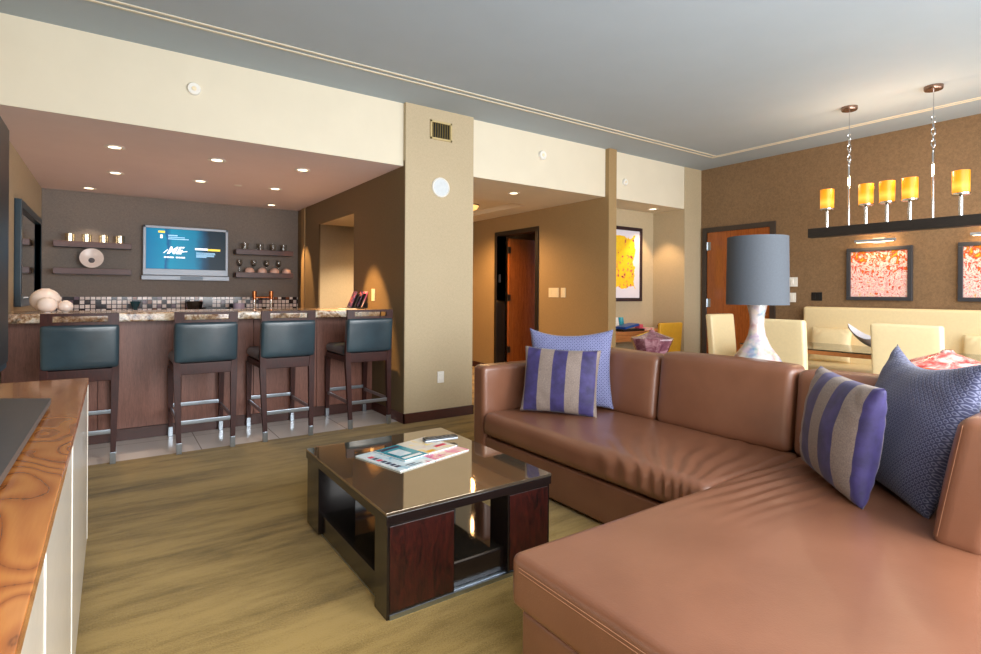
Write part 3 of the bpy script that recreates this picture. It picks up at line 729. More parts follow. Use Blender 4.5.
for i,(x,mt) in enumerate(((-0.075,booklet_a),(0.0,booklet_a),(0.05,cover_pink))):
    o = MB().box(-0.006,0.006,-0.05,0.05,0.0,0.185,0.001,M=Matrix.Translation((2.22+x-0.012,5.76,ZT+0.019))@rotm(0,0.42,0)).obj('brochure', mt)
    tag(o, ['dark printed brochure leaning at the left of the bar brochure stand','dark printed brochure in the middle of the bar brochure stand','pink and white brochure at the right of the bar brochure stand'][i], 'brochure', 'brochures on the bar')
o = MB().box(2.02,2.17,5.62,5.80,ZT,ZT+0.004).obj('paper_sheet', paper); tag(o,'white paper sheet lying on the bar beside the brochure stand','paper')

# on the back counter
ZK = 0.94
def lathe_thing(name, label, cat, x, y, z, prof, mat, part='body', n=28, group=None):
    o = MB().lathe(prof, cap=False, n=n).obj(name, mat); o.location = (x,y,z)
    return tag(o, label, cat, group)
lathe_thing('bowl','wide black bowl on the back counter under the television','bowl',0.90,8.12,ZK,[(0,0),(0.06,0),(0.075,0.02),(0.10,0.19),(0.104,0.20),(0.095,0.19),(0.07,0.03),(0,0.02)],black_ceramic)
lathe_thing('bowl','small teal bowl on the back counter left of the television','bowl',0.245,8.15,ZK,[(0,0),(0.03,0),(0.02,0.10),(0.05,0.16),(0.058,0.20),(0.052,0.19),(0.018,0.12),(0,0.12)],teal_ceramic)
lathe_thing('cup','lilac cup on the back counter beside the tap stand','cup',1.44,8.12,ZK,[(0,0),(0.06,0),(0.07,0.02),(0.075,0.17),(0.07,0.17),(0.06,0.02),(0,0.015)],lilac_ceramic)
t = thing('serving_tray','black tray with raised ends on the back counter','tray',(1.17,8.10,ZK))
MB().box(-0.16,0.16,-0.09,0.09,0,0.012,0.003).box(-0.16,-0.145,-0.09,0.09,0.01,0.12,0.003).box(0.145,0.16,-0.09,0.09,0.01,0.12,0.003).box(-0.16,0.16,0.08,0.09,0.01,0.12,0.003).obj('tray_body', black_plastic, t)
for i in range(4):
    lathe_thing('espresso_cup','small white cup, %s in the row on the black tray' % ['first from the left','second from the left','third from the left','rightmost'][i],'cup',1.055+i*0.075,8.07,ZK+0.012,[(0,0),(0.02,0),(0.032,0.06),(0.034,0.075),(0.03,0.07),(0.018,0.006),(0,0.006)],white_ceramic,n=16,group='small cups on the tray')
t = thing('tap_stand','two post chrome tap stand with a painted warm reflection on top on the back counter','tap',(1.735,8.05,ZK))
for sx in (-0.11,0.11):
    p = MB().cyl((sx,0,0),(sx,0,0.22),0.020).obj('post', chrome, t)
    MB().cyl((sx,0,0.22),(sx,0,0.34),0.026,0.03).obj('tap_head', warm_glint_metal, p)
MB().cyl((-0.11,0,0.255),(0.11,0,0.255),0.012).obj('crossbar', warm_glint_metal, t)
MB().box(-0.15,0.15,-0.05,0.05,0,0.012,0.003).obj('base', chrome, t)

# wall television over the bar
TX0,TX1,TZ0,TZ1 = 0.33,1.345,1.425,2.14
t = thing('television','silver wall television showing a teal menu screen','television',((TX0+TX1)/2,YB,(TZ0+TZ1)/2))
hw=(TX1-TX0)/2; hh=(TZ1-TZ0)/2
b = MB(); bz=0.035
b.box(-hw,hw,-0.09,-0.02,hh-bz,hh,0.006); b.box(-hw,-hw+bz,-0.09,-0.02,-hh+0.13,hh,0.006); b.box(hw-bz,hw,-0.09,-0.02,-hh+0.13,hh,0.006); b.box(-hw,hw,-0.09,-0.02,-hh+0.06,-hh+0.145,0.006)
b.obj('bezel', silver, t)
MB().box(-hw+0.01,hw-0.01,-0.06,-0.001,-hh+0.02,hh-0.01).obj('back_housing', black_plastic, t)
sb = MB().box(-hw-0.015,hw+0.015,-0.10,-0.03,-hh-0.005,-hh+0.055,0.006).obj('speaker_bar', silver, t)
MB().box(-0.08,0.19,-0.104,-0.099,-hh+0.004,-hh+0.046,0.001).obj('control_panel', plain('grey_blue_plastic', lin(110,130,150), 0.4), sb)
SH = hh-0.0; sx0=-hw+bz; sz0=-hh+0.145; sw=2*(hw-bz); shh=2*hh-bz-0.145
so = MB().box(sx0,sx0+sw,-0.075,-0.07,sz0,sz0+shh).obj('screen', screen, t)
def S(u,v,dy=-0.0765): return Matrix.Translation((sx0+u*sw, dy, sz0+v*shh)) @ Matrix.Rotation(PI/2,4,'X')
text('brush_logo','ME',0.135,white_text,S(0.335,0.46),so,0.0006,0.45,0.004)
def bar(u0,u1,v0,v1,mt,name): MB().box(sx0+u0*sw,sx0+u1*sw,-0.0772,-0.0755,sz0+v0*shh,sz0+v1*shh).obj(name, mt, so)
def sq(u,v,L,th,a,mt,name): MB().box(-L/2,L/2,-0.0006,0.0006,-th/2,th/2,M=Matrix.Translation((sx0+u*sw,-0.0764,sz0+v*shh))@rotm(0,a,0)).obj(name, mt, so)
sq(0.42,0.43,0.16,0.012,-0.16,white_text,'logo_stroke'); sq(0.235,0.44,0.07,0.012,-0.8,white_text,'logo_stroke')
for u0,u1 in ((0.215,0.245),(0.25,0.275),(0.28,0.335),(0.36,0.385),(0.39,0.42),(0.425,0.475)): bar(u0,u1,0.275,0.312,white_text,'caption')
bar(0.145,0.225,0.895,0.945,yellow_text,'tag'); bar(0.168,0.198,0.76,0.85,white_text,'icon')
bar(0.265,0.38,0.825,0.855,pale_text,'text_line'); bar(0.265,0.47,0.785,0.805,pale_text,'text_line'); bar(0.265,0.52,0.74,0.765,pale_text,'text_line')
bar(0.60,0.765,0.50,0.55,white_text,'menu_bar'); bar(0.765,0.93,0.49,0.54,yellow_text,'menu_bar')
for i,(u,v) in enumerate(((0.86,0.43),(0.865,0.40),(0.85,0.37),(0.85,0.345),(0.75,0.32))): bar(0.615,u,v-0.008,v+0.008,pale_text,'text_line')

# floating shelves
def shelf(x0,x1,z,label):
    t = thing('floating_shelf', label, 'shelf', ((x0+x1)/2,YB,z), 0, 'floating shelves on the bar back wall')
    MB().box(-(x1-x0)/2,(x1-x0)/2,-0.23,-0.001,-0.07,0,0.004).obj('board', shelf_wood, t)
    MB().box(-(x1-x0)/2+0.02,(x1-x0)/2-0.02,-0.23,-0.20,-0.073,-0.0695).obj('underside_channel', black_plastic, t)
LX0,LX1 = -0.575,0.205; RX0,RX1 = 1.425,2.20
ZU,ZL = 1.872,1.545
shelf(LX0,LX1,ZU,'upper left floating wood shelf holding four metallic tumblers')
shelf(LX0,LX1,ZL,'lower left floating wood shelf holding a pale round plate')
shelf(RX0,RX1,ZU,'upper right floating wood shelf holding four clear tumblers')
shelf(RX0,RX1,ZL,'lower right floating wood shelf holding shell domes and stemmed glasses')
mercury = plain('mercury_glass', lin(214,200,170), 0.18, 0.85, var=0.15, scale=60)
ords = ['leftmost','second from the left','third from the left','rightmost']
for i,x in enumerate((-0.42,-0.255,-0.085,0.085)):
    lathe_thing('tumbler','metallic tumbler on the upper left shelf, '+ords[i],'tumbler',x,8.36,ZU,[(0,0),(0.05,0),(0.052,0.095),(0.049,0.095),(0.047,0.006),(0,0.006)],mercury,group='metallic tumblers on the upper left shelf')
for i,x in enumerate((1.555,1.76,1.935,2.085)):
    lathe_thing('tumbler','clear tumbler on the upper right shelf, '+ords[i],'tumbler',x,8.36,ZU,[(0,0),(0.045,0),(0.05,0.095),(0.047,0.095),(0.042,0.012),(0,0.012)],clear_glass,group='clear tumblers on the upper right shelf')
t = thing('decorative_plate','pale round plate with a dark centre on the lower left shelf','plate',(-0.205,8.34,ZL))
Mp = Matrix.Translation((0,0,0.128)) @ rotm(PI/2-0.14) @ Matrix.Scale(0.81,4)
MB().lathe([(0.0,0.0),(0.055,0.0),(0.08,0.008),(0.148,0.030),(0.151,0.036),(0.14,0.035),(0.07,0.016),(0.0,0.008)], cap=False, n=40, M=Mp).obj('dish', white_ceramic, t)
MB().lathe([(0.0,0.0),(0.036,0.0),(0.04,0.008),(0.032,0.016),(0.0,0.018)], cap=False, M=Mp@Matrix.Translation((0,-0.035,0.012))).obj('centre_medallion', plain('grey_medallion', lin(84,80,84), 0.4), t)
for i,x in enumerate((1.615,1.785,1.955,2.125)):
    lathe_thing('shell_dome','rosy round dome on the lower right shelf, '+ords[i],'ornament',x,8.33,ZL,[(0.062,0.0),(0.064,0.02),(0.055,0.05),(0.03,0.07),(0.0,0.076)],rosy_ceramic,group='rosy domes on the lower right shelf')
for i,x in enumerate((1.50,1.69,1.865,2.035)):
    t = thing('wine_glass','clear stemmed glass on the lower right shelf, '+ords[i],'glass',(x,8.42,ZL),0,'stemmed glasses on the lower right shelf')
    MB().lathe([(0,0),(0.035,0),(0.035,0.004),(0.005,0.008),(0.004,0.09),(0.0,0.09)], cap=False, n=20).obj('stem', clear_glass, t)
    MB().lathe([(0.004,0.09),(0.03,0.11),(0.038,0.14),(0.032,0.19),(0.030,0.19),(0.036,0.14),(0.028,0.113),(0.0,0.094)], cap=False, n=20).obj('bowl', clear_glass, t)

# mirror on the left bar wall
t = thing('wall_mirror','tall mirror in a dark blue frame on the left bar wall','mirror',(XL,7.09,1.60))
b = MB(); hy=0.85; hz=0.475; fw=0.07
b.box(0.001,0.05,-hy,-hy+fw,-hz,hz,0.004); b.box(0.001,0.05,hy-fw,hy,-hz,hz,0.004); b.box(0.001,0.05,-hy+fw,hy-fw,hz-fw,hz,0.004); b.box(0.001,0.05,-hy+fw,hy-fw,-hz,-hz+fw,0.004)
b.obj('frame', blue_black, t)
MB().box(0.002,0.02,-hy+fw,hy-fw,-hz+fw,hz-fw).obj('mirror_glass', mirror, t)

# ================================================================ TV CABINET (left foreground)
CY1 = 3.30; CX = -0.09; CZ = 0.845
t = thing('media_cabinet','long white lacquer cabinet with a rosewood top against the left wall','cabinet',(XL,0,0))
MB().box(0.006, CX-XL-0.022, 0.35, CY1, 0.05, CZ-0.03, 0.003).obj('body', white_lacquer, t)
MB().box(0.006, CX-XL+0.0, 0.34, CY1+0.005, CZ-0.028, CZ, 0.004).obj('top', rosewood, t)
edges = [0.35,0.86,1.23,2.03,CY1]
for a_,b_ in zip(edges, edges[1:]):
    dr = MB().box(CX-XL-0.022, CX-XL-0.003, a_+0.003, b_-0.003, 0.055, CZ-0.032, 0.003).obj('door', white_lacquer, t)
    MB().box(CX-XL-0.0032, CX-XL-0.0012, b_-0.010, b_-0.006, 0.06, CZ-0.034).obj('edge_pull', white_lacquer, dr)
MB().box(0.006, CX-XL-0.05, 0.36, CY1-0.02, 0.0, 0.05).obj('plinth', skirt_wood, t)
t = thing('flat_television','large flat television seen edge on at the left, on the cabinet','television',(-0.335,2.02,CZ))
ty=0.80
MB().box(-0.055,0.0,-ty,ty,0.12,1.065,0.008).obj('housing', blue_black, t)
MB().box(0.0,0.006,-ty+0.02,ty-0.02,0.15,1.045).obj('screen', black_plastic, t)
MB().box(-0.045,-0.01,-0.2,0.2,0.02,0.14,0.004).obj('neck', black_plastic, t)
o = MB().prism([(0.0,-0.9),(0.14,-0.89),(0.155,0.52),(0.0,0.62),(-0.17,0.62),(-0.17,-0.9)],0.012,0.032).obj('stand_base', grey_plastic, t)
MB().box(-0.15,0.12,-0.8,0.48,0.0,0.013).obj('foot_pad', black_plastic, t)

# ================================================================ COFFEE TABLE
t = thing('coffee_table','square dark wood coffee table with a mirrored smoked glass top','table',(1.29,2.46,0))
hx=0.42; hy=0.525
MB().box(-hx,hx,-hy,hy,0.37,0.408,0.003).obj('top_frame', table_dark, t)
MB().box(-hx,hx,-hy,hy,0.408,0.420,0.001).obj('glass_top', mirror_glass, t)
def leg_block(x0,x1,y0,y1):
    lg = MB().box(x0,x1,y0,y1,0.0 if y0<-0.4 and x0<0 else 0.02,0.37,0.003).obj('leg', table_dark, t)
    return lg
hX=hx-0.006; hY=hy-0.006
lg = leg_block(-hX,-hX+0.305,-hY,-hY+0.12); MB().box(-hX+0.012,-hX+0.30,-hY-0.003,-hY+0.001,0.03,0.362,0.001).obj('front_veneer', mahogany, lg)
lg = leg_block(hX-0.245,hX,-hY,-hY+0.14); MB().box(hX-0.235,hX-0.012,-hY-0.003,-hY+0.001,0.03,0.362,0.001).obj('front_veneer', mahogany, lg)
leg_block(-hX,-hX+0.20,hY-0.19,hY); leg_block(hX-0.20,hX,hY-0.19,hY)
MB().box(-hX+0.02,hX-0.02,-hY+0.03,hY-0.03,0.02,0.118,0.003).obj('lower_box', table_dark, t)
MB().box(-hX+0.03,hX-0.03,-hY+0.04,hY-0.04,0.118,0.124).obj('lower_glass', gloss_black, t)
MB().box(-hX+0.03,hX-0.02,-hY+0.012,hY-0.03,0.0,0.02).box(-hX+0.012,hX-0.02,-hY-0.004,-hY+0.02,0.0,0.018).obj('plinth', brushed, t)
def magazine(label, u0,u1,v0,v1, z, mat, marks=()):
    # local frame: origin at b, u along b->c, v towards a
    M = Matrix.Translation((1.125,2.345,z)) @ Matrix.Rotation(math.radians(14.5),4,'Z')
    t = thing('magazine', label, 'magazine', (0,0,0), 0, 'magazines on the coffee table'); t.matrix_world = M
    MB().box(u0,u1,v0,v1,0.0,0.006).obj('pages', paper, t)
    cv = MB().box(u0-0.001,u1+0.001,v0-0.001,v1+0.001,0.006,0.0068).obj('cover', mat, t)
    MB().box(u0-0.001,u1+0.001,v0-0.001,v1+0.001,-0.0,0.0008).obj('back_cover', cover_teal, t)
    for (a,b,c,d,mt) in marks: MB().box(a,b,c,d,0.0068,0.0072).obj('cover_print', mt, cv)
ZM = 0.420
magazine('pink and cream magazine under the pale one, right side of the coffee table pile', 0.229,0.475,0.00,0.32, ZM, cover_pink)
magazine('white magazine with blue edges at the left front of the coffee table pile', 0.0,0.225,0.0,0.355, ZM, cover_white,
   [(0.02,0.05,0.05+i*0.035,0.075+i*0.035,mt) for i,mt in enumerate((ink,ink,ink,ink,ink_red,ink,ink_red))]+[(0.07,0.13,0.04,0.05,ink),(0.07,0.16,0.02,0.028,ink)])
magazine('teal square magazine lying across the middle of the coffee table pile', 0.105,0.258,0.09,0.335, ZM+0.0076, cover_teal,
   [(0.12,0.24,0.11,0.135,paper),(0.13,0.21,0.16,0.26,cover_white),(0.12,0.24,0.29,0.32,ink)])
magazine('pale colourful magazine under the remote control, top right of the pile', 0.262,0.47,0.085,0.345, ZM+0.0072, cover_mix,
   [(0.28,0.33,0.10,0.13,yellow_fab),(0.37,0.45,0.14,0.17,ink_red)])
M = Matrix.Translation((1.535,2.685,ZM+0.0147)) @ Matrix.Rotation(math.radians(-8),4,'Z')
t = thing('remote_control','slim black and silver remote control on the coffee table magazines','remote control'); t.matrix_world = M
MB().box(-0.10,0.10,-0.025,0.025,0.0,0.012,0.005).obj('bottom_shell', silver, t)
MB().box(-0.10,0.10,-0.025,0.025,0.012,0.020,0.004).obj('top_shell', black_plastic, t)
for i in range(6): MB().box(-0.075+i*0.025,-0.06+i*0.025,-0.012,0.012,0.020,0.0225,0.001).obj('button', grey_plastic, t)

# ================================================================ SOFA
sofa = thing('sectional_sofa','large brown leather L shaped sectional sofa with chaise','sofa',(0,0,0))
SX0=2.17; BX=2.97; YF=3.33; YI=3.18; YM=1.40; YN=0.30; CHX=1.06; SEAT=0.43
# bases
MB().rbox((3.16-SX0-0.02)/2,(YF-0.01-YM)/2,0.112,0.015,6,Matrix.Translation(((3.16+SX0+0.02)/2,(YF-0.01+YM)/2,0.135))).obj('base', leather, sofa)
MB().rbox((3.16-CHX-0.03)/2,(YM-0.02-YN)/2,0.112,0.015,6,Matrix.Translation(((3.16+CHX+0.035)/2,(YM-0.02+YN)/2,0.135))).obj('chaise_base', leather, sofa)
for x,y in ((CHX+0.1,YM-0.1),(CHX+0.1,YN+0.1),(SX0+0.1,YF-0.1),(3.08,YF-0.1),(3.08,YN+0.1)):
    MB().box(x-0.03,x+0.03,y-0.03,y+0.03,0,0.03,0.003).obj('foot', black_plastic, sofa)
# seat cushions
def wrinkA(p):
    # fan of creases spreading from the corner seam near the chaise, deepest at the front edge
    wx,wy = p.x+ (SX0-0.02+BX+0.02)/2, p.y+(YI+YM)/2
    if p.z > -0.03:
        dx,dy = wx-SX0-0.02, wy-YM
        d = math.hypot(dx*0.8,dy); a = math.atan2(dy, dx+0.42)
        amp = 0.0068*math.exp(-((d-0.36)/0.34)**2)
        s = math.sin(a*52 + 2.6*noise.noise(Vector((wx*4,wy*4,0)))) 
        p = p.copy(); p.z += amp*s*(0.7+0.6*noise.noise(Vector((wx*7,wy*7,3))))
        if p.x < -0.3: p.x += amp*1.1*s
    return p
hxA=(BX+0.06-SX0+0.02)/2; hyA=(YI-YM)/2-0.003
MB().rbox(hxA,hyA,0.08,0.05,(52,120,6),Matrix.Translation((SX0-0.02+hxA,(YI+YM)/2,0.345)),0.022,wrinkA).obj('seat_cushion', leather, sofa)
def wrinkB(p):
    wx,wy = p.x+(CHX+3.03)/2, p.y+(YM+YN)/2
    p = p.copy()
    if p.z > -0.03:
        dx,dy = wx-2.45, wy-(YM-0.12)
        amp = 0.0045*math.exp(-((dx/0.42)**2+(dy/0.22)**2))
        p.z += amp*math.sin(wy*95+1.6*noise.noise(Vector((wx*3,wy*8,0)))+wx*9)
        p.z += 0.004*noise.noise(Vector((wx*2.2,wy*2.2,5)))
    return p
hxB=(3.03-CHX)/2; hyB=(YM-YN)/2-0.002
MB().rbox(hxB,hyB,0.085,0.028,(90,90,5),Matrix.Translation((CHX+hxB,(YM+YN)/2,0.348)),0.012,wrinkB).obj('chaise_cushion', leather, sofa)
# double seam along the chaise front edge
for dz in (0.402,0.390):
    MB().tube([(CHX-0.0002, YN+0.05+i*(YM-YN-0.10)/14, dz) for i in range(15)], 0.0011, 5).obj('stitching', stitch, sofa)
# arm, backs
MB().rbox(0.49,0.073,0.36,0.035,8,Matrix.Translation((SX0+0.49,YF-0.075,0.39))).obj('arm', leather, sofa)
MB().rbox(0.075,(YF-YN)/2,0.36,0.03,8,Matrix.Translation((3.22,(YF+YN)/2,0.40))).obj('back_frame', leather, sofa)
MB().rbox(0.40,0.07,0.28,0.03,8,Matrix.Translation((2.75,YN+0.075,0.46))).obj('near_arm', leather, sofa)
def lean(hz, k):
    def f(p):
        p = p.copy(); p.x += k*(p.z+hz); 
        return p
    return f
for i,(y0,y1,hz) in enumerate(((2.325,3.175,0.219),(1.445,2.32,0.233),(0.55,1.44,0.226))):
    hy=(y1-y0)/2-0.003
    def fb(p, hy=hy, hz=hz):
        p = p.copy()
        bul = max(0,1-(p.y/hy)**2)**0.5*max(0,1-(p.z/hz)**2)**0.5
        p.x += -0.020*bul*(1 if p.x < 0 else -0.2) + 0.12*(p.z+hz)
        p.z += 0.008*max(0,1-(p.y/hy)**2)*(1 if p.z>0 else 0)
        return p
    MB().rbox(0.085,hy,hz,0.045,14,Matrix.Translation((BX+0.06,(y0+y1)/2,0.42+hz)),0,fb).obj('back_cushion', leather, sofa)
def fbol(p):
    p = p.copy(); bul = max(0,1-(p.x/0.38)**2)**0.5*max(0,1-(p.z/0.225)**2)**0.5
    p.y += 0.02*bul*(1 if p.y>0 else -0.2) - 0.17*(p.z+0.225); p.x += 0.0
    return p
bo = MB().rbox(0.38,0.075,0.225,0.04,12,Matrix.Translation((2.265+0.38,0.575,0.43+0.222)),0,fbol).obj('bolster_cushion', leather, sofa)
for yy,xx in ((0.060,2.272),(-0.058,2.272)):
    MB().tube([(xx,0.575+yy-0.17*(z-0.43),z) for z in [0.465+0.385*i/10 for i in range(11)]],0.0010,5).obj('stitching', stitch, bo)

# scatter pillows
def pillow(name, label, wd, ht, th, mat, center, nrm, leanang, roll=0.0, pinch=0.07, seed=0, group=None, flop=0.0, top_sag=0.0):
    n = 30; t = bmesh.new(); rows = {}
    for side in (1,-1):
        for i in range(n+1):
            for j in range(n+1):
                u = -1+2*i/n; v = -1+2*j/n
                u = math.sin(u*PI/2)*0.45+u*0.55; v = math.sin(v*PI/2)*0.45+v*0.55
                if side < 0 and (i in (0,n) or j in (0,n)): rows[(side,i,j)] = rows[(1,i,j)]; continue
                x = wd/2*u*(1-pinch*(1-v*v)); z = ht/2*v*(1-pinch*(1-u*u))
                prof = (max(0,1-u*u)*max(0,1-v*v))**0.42
                y = -side*th/2*prof
                nz = noise.noise(Vector((x*5+seed,z*5,side*3)))
                y += -side*0.012*nz*prof
                y += -side*0.010*prof*math.sin(22*(u*v)+3*noise.noise(Vector((u*2+seed,v*2,1))))*(abs(u*v))
                if top_sag: z -= top_sag*max(0,v)**1.5*max(0,1-((u+0.25)/(1.25 if u>-0.25 else 0.75))**2)
                rows[(side,i,j)] = t.verts.new((x,y,z))
    for side in (1,-1):
        for i in range(n):
            for j in range(n):
                q = [rows[(side,i,j)],rows[(side,i+1,j)],rows[(side,i+1,j+1)],rows[(side,i,j+1)]]
                if len(set(q)) < 3: continue
                try: t.faces.new(q if side > 0 else q[::-1])
                except ValueError: pass
    b = MB(); b.merge(t); o = b.obj(name, mat, ang=80)
    # local -y is the front; turn it to nrm, lean back, bottom edge at center
    rz = math.atan2(nrm[1], nrm[0]) + PI/2
    M = Matrix.Translation(center) @ Matrix.Rotation(rz,4,'Z') @ Matrix.Rotation(-leanang,4,'X') @ Matrix.Rotation(roll,4,'Y') @ Matrix.Translation((0,0,ht/2))
    o.matrix_world = M
    return tag(o, label, 'pillow', group)
pillow('scatter_pillow','square blue patterned pillow in the far corner of the sofa, behind the striped one',0.61,0.57,0.17,trellis,(2.715,2.87,0.45),(-0.70,-0.71),0.16,0.0,0.09,1,top_sag=0.03)
pillow('scatter_pillow','purple and grey striped velvet pillow standing in the far corner of the sofa',0.54,0.455,0.14,stripe,(2.505,2.775,0.445),(-0.82,-0.57),0.22,0.02,0.06,2)
pillow('scatter_pillow','purple and grey striped velvet pillow on the chaise corner beside the brown bolster',0.60,0.48,0.20,stripe_wide,(2.595,1.10,0.445),(-0.70,0.71),0.15,0.02,0.05,3)
pillow('scatter_pillow','large blue patterned pillow on the chaise corner, behind the striped one',0.68,0.64,0.19,trellis_dark,(2.725,0.945,0.435),(-0.68,0.73),0.34,0.0,0.06,4,top_sag=0.07)

# ================================================================ CONSOLE BEHIND SOFA
t = thing('console_table','narrow dark wood console behind the sofa under the lamp','table',(3.56,1.85,0))
MB().box(-0.20,0.22,-1.35,1.35,0.68,0.72,0.003).obj('top', table_dark, t)
for sx in (-0.17,0.19):
    for sy in (-1.3,1.3): MB().box(sx-0.025,sx+0.025,sy-0.025,sy+0.025,0,0.68,0.003).obj('leg', table_dark, t)
MB().box(-0.17,0.19,-1.3,1.3,0.15,0.18,0.003).obj('lower_shelf', table_dark, t)
LZ=0.72
t = thing('table_lamp','tall table lamp with a grey drum shade and pearly gourd base','lamp',(3.53,1.945,LZ))
MB().lathe([(0,0),(0.12,0),(0.15,0.02),(0.165,0.06),(0.16,0.10),(0.13,0.15),(0.085,0.21),(0.055,0.28),(0.043,0.35),(0.047,0.42),(0.062,0.48),(0.058,0.50),(0,0.50)], cap=False, n=40).obj('lamp_base', pearl, t)
MB().cyl((0,0,0.50),(0,0,0.62),0.012).obj('stem', chrome, t)
b = MB().lathe([(0.192,0.485),(0.186,0.935),(0.183,0.935),(0.189,0.485),(0.192,0.485)], cap=False, n=56); b.obj('lamp_shade', shade_grey, t)
b = MB(); 
for k in range(3): b.cyl((0,0,0.62),(0.185*math.cos(k*2.094),0.185*math.sin(k*2.094),0.92),0.003,n=6)
b.obj('shade_fitter', chrome, t)
MB().sphere((0,0,0.66),0.03).obj('bulb', warm_glow, t)
point('table_lamp_bulb', (3.53,1.92,LZ+0.70), 1.2, (1.0,0.7,0.4), 0.03)
def faceted(name, label, x, y, R, zr, zt, up, low, z=LZ, n=9):
    t = thing(name, label, 'vase', (x,y,z))
    MB().lathe([(0,0.0),(R*0.52,0.0),(R*0.56,0.02),(R,zr-0.012),(R,zr)], cap=False, n=n).obj('body', low, t, smooth=False)
    MB().lathe([(R,zr),(R*0.55,zr+(zt-zr)*0.42),(R*0.16,zr+(zt-zr)*0.8),(R*0.11,zt),(0.0,zt)], cap=False, n=n).obj('shoulder', up, t, smooth=False)
faceted('faceted_vase','plum coloured faceted glass vase on the console behind the sofa',3.50,2.778,0.165,0.205,0.268,plum_glass,plum_glass)
faceted('faceted_vase','red and orange art glass vase behind the large blue pillow',3.50,0.93,0.205,0.195,0.275,red_glass,orange_glass,n=28)

# ================================================================ DESK ALCOVE
t = thing('writing_desk','built in orange wood desk in the alcove','desk',(6.05,5.37,0))
MB().box(-0.74,0.74,-0.43,0.0,0.715,0.755,0.003).obj('top', desk_wood, t)
for x0,x1 in ((-0.73,-0.01),(0.01,0.73)): 
    dr = MB().box(x0,x1,-0.415,-0.395,0.625,0.713,0.002).obj('drawer', desk_wood, t)
for x0 in (-0.74,0.71): MB().box(x0,x0+0.03,-0.40,0.0,0.0,0.715,0.002).obj('side_panel', desk_wood, t)
t = thing('framed_print','yellow abstract print in a black frame above the desk','picture',(6.10,5.385,1.71))
hw=0.42; hh=0.545; fw=0.05
b = MB(); b.box(-hw,hw,-0.03,-0.001,hh-fw,hh,0.003); b.box(-hw,hw,-0.03,-0.001,-hh,-hh+fw,0.003); b.box(-hw,-hw+fw,-0.03,-0.001,-hh+fw,hh-fw,0.003); b.box(hw-fw,hw,-0.03,-0.001,-hh+fw,hh-fw,0.003)
b.obj('frame', plain('black_brown_frame', lin(44,28,34), 0.3), t)
MB().box(-hw+fw,hw-fw,-0.015,-0.002,-hh+fw,hh-fw).obj('print', art_yellow, t)
ZD=0.755
t = thing('desk_chair','mustard yellow chair at the alcove desk','chair',(6.0,4.66,0))
MB().rbox(0.235,0.025,0.20,0.02,8,Matrix.Translation((0,-0.18,0.70))@rotm(0.08)).obj('backrest', yellow_fab, t)
MB().rbox(0.21,0.20,0.04,0.03,8,Matrix.Translation((0,0.02,0.46))).obj('seat', yellow_fab, t)
for sx in (-0.18,0.18):
    for sy in (-0.16,0.18): MB().cyl((sx,sy,0),(sx*0.95,sy*0.95,0.43),0.014,0.018,12).obj('leg', chrome, t)
o = MB().box(5.74,6.18,5.03,5.25,ZD,ZD+0.03,0.004).obj('desk_tray', black_plastic); tag(o,'black flat tray on the alcove desk','tray')
o = MB().box(-0.15,0.15,-0.09,0.09,0,0.03,0.002,M=Matrix.Translation((5.93,5.13,ZD+0.053))@rotm(0,-0.14,0.05)).obj('folder', blue_folder); tag(o,'blue folder lying on the black tray on the desk','folder')
o = MB().box(6.10,6.17,5.05,5.14,ZD+0.031,ZD+0.09,0.003).obj('note_box', pink_card); tag(o,'pink card box at the right end of the desk tray','box')
for i,(x,mt,lb) in enumerate(((5.84,booklet_a,'dark'),(5.95,paper,'white'),(6.06,cover_teal,'teal'))):
    o = MB().box(-0.05,0.05,-0.006,0.006,0,0.18,0.002,M=Matrix.Translation((x,5.335,ZD+0.001))@rotm(-0.18,0,0)).obj('booklet', mt); tag(o,lb+' booklet leaning on the wall behind the desk tray','booklet','booklets behind the desk tray')
t = thing('wire_basket','small round wire basket at the right end of the desk','basket',(6.68,5.08,ZD))
for z,r in ((0.01,0.08),(0.05,0.10),(0.09,0.085)): MB().tube([(r*math.cos(a*PI/10),r*math.sin(a*PI/10),z) for a in range(20)],0.004,6,True).obj('hoop', dark_metal, t)
for k in range(10):
    a=k*PI/5; MB().tube([(0.08*math.cos(a),0.08*math.sin(a),0.01),(0.10*math.cos(a),0.10*math.sin(a),0.05),(0.085*math.cos(a),0.085*math.sin(a),0.09)],0.003,5).obj('rib', dark_metal, t)
o = MB().box(6.22,6.48,5.10,5.30,ZD,ZD+0.03,0.003).obj('notepad', cover_pink); tag(o,'pale pink notepad on the middle of the desk','notepad')

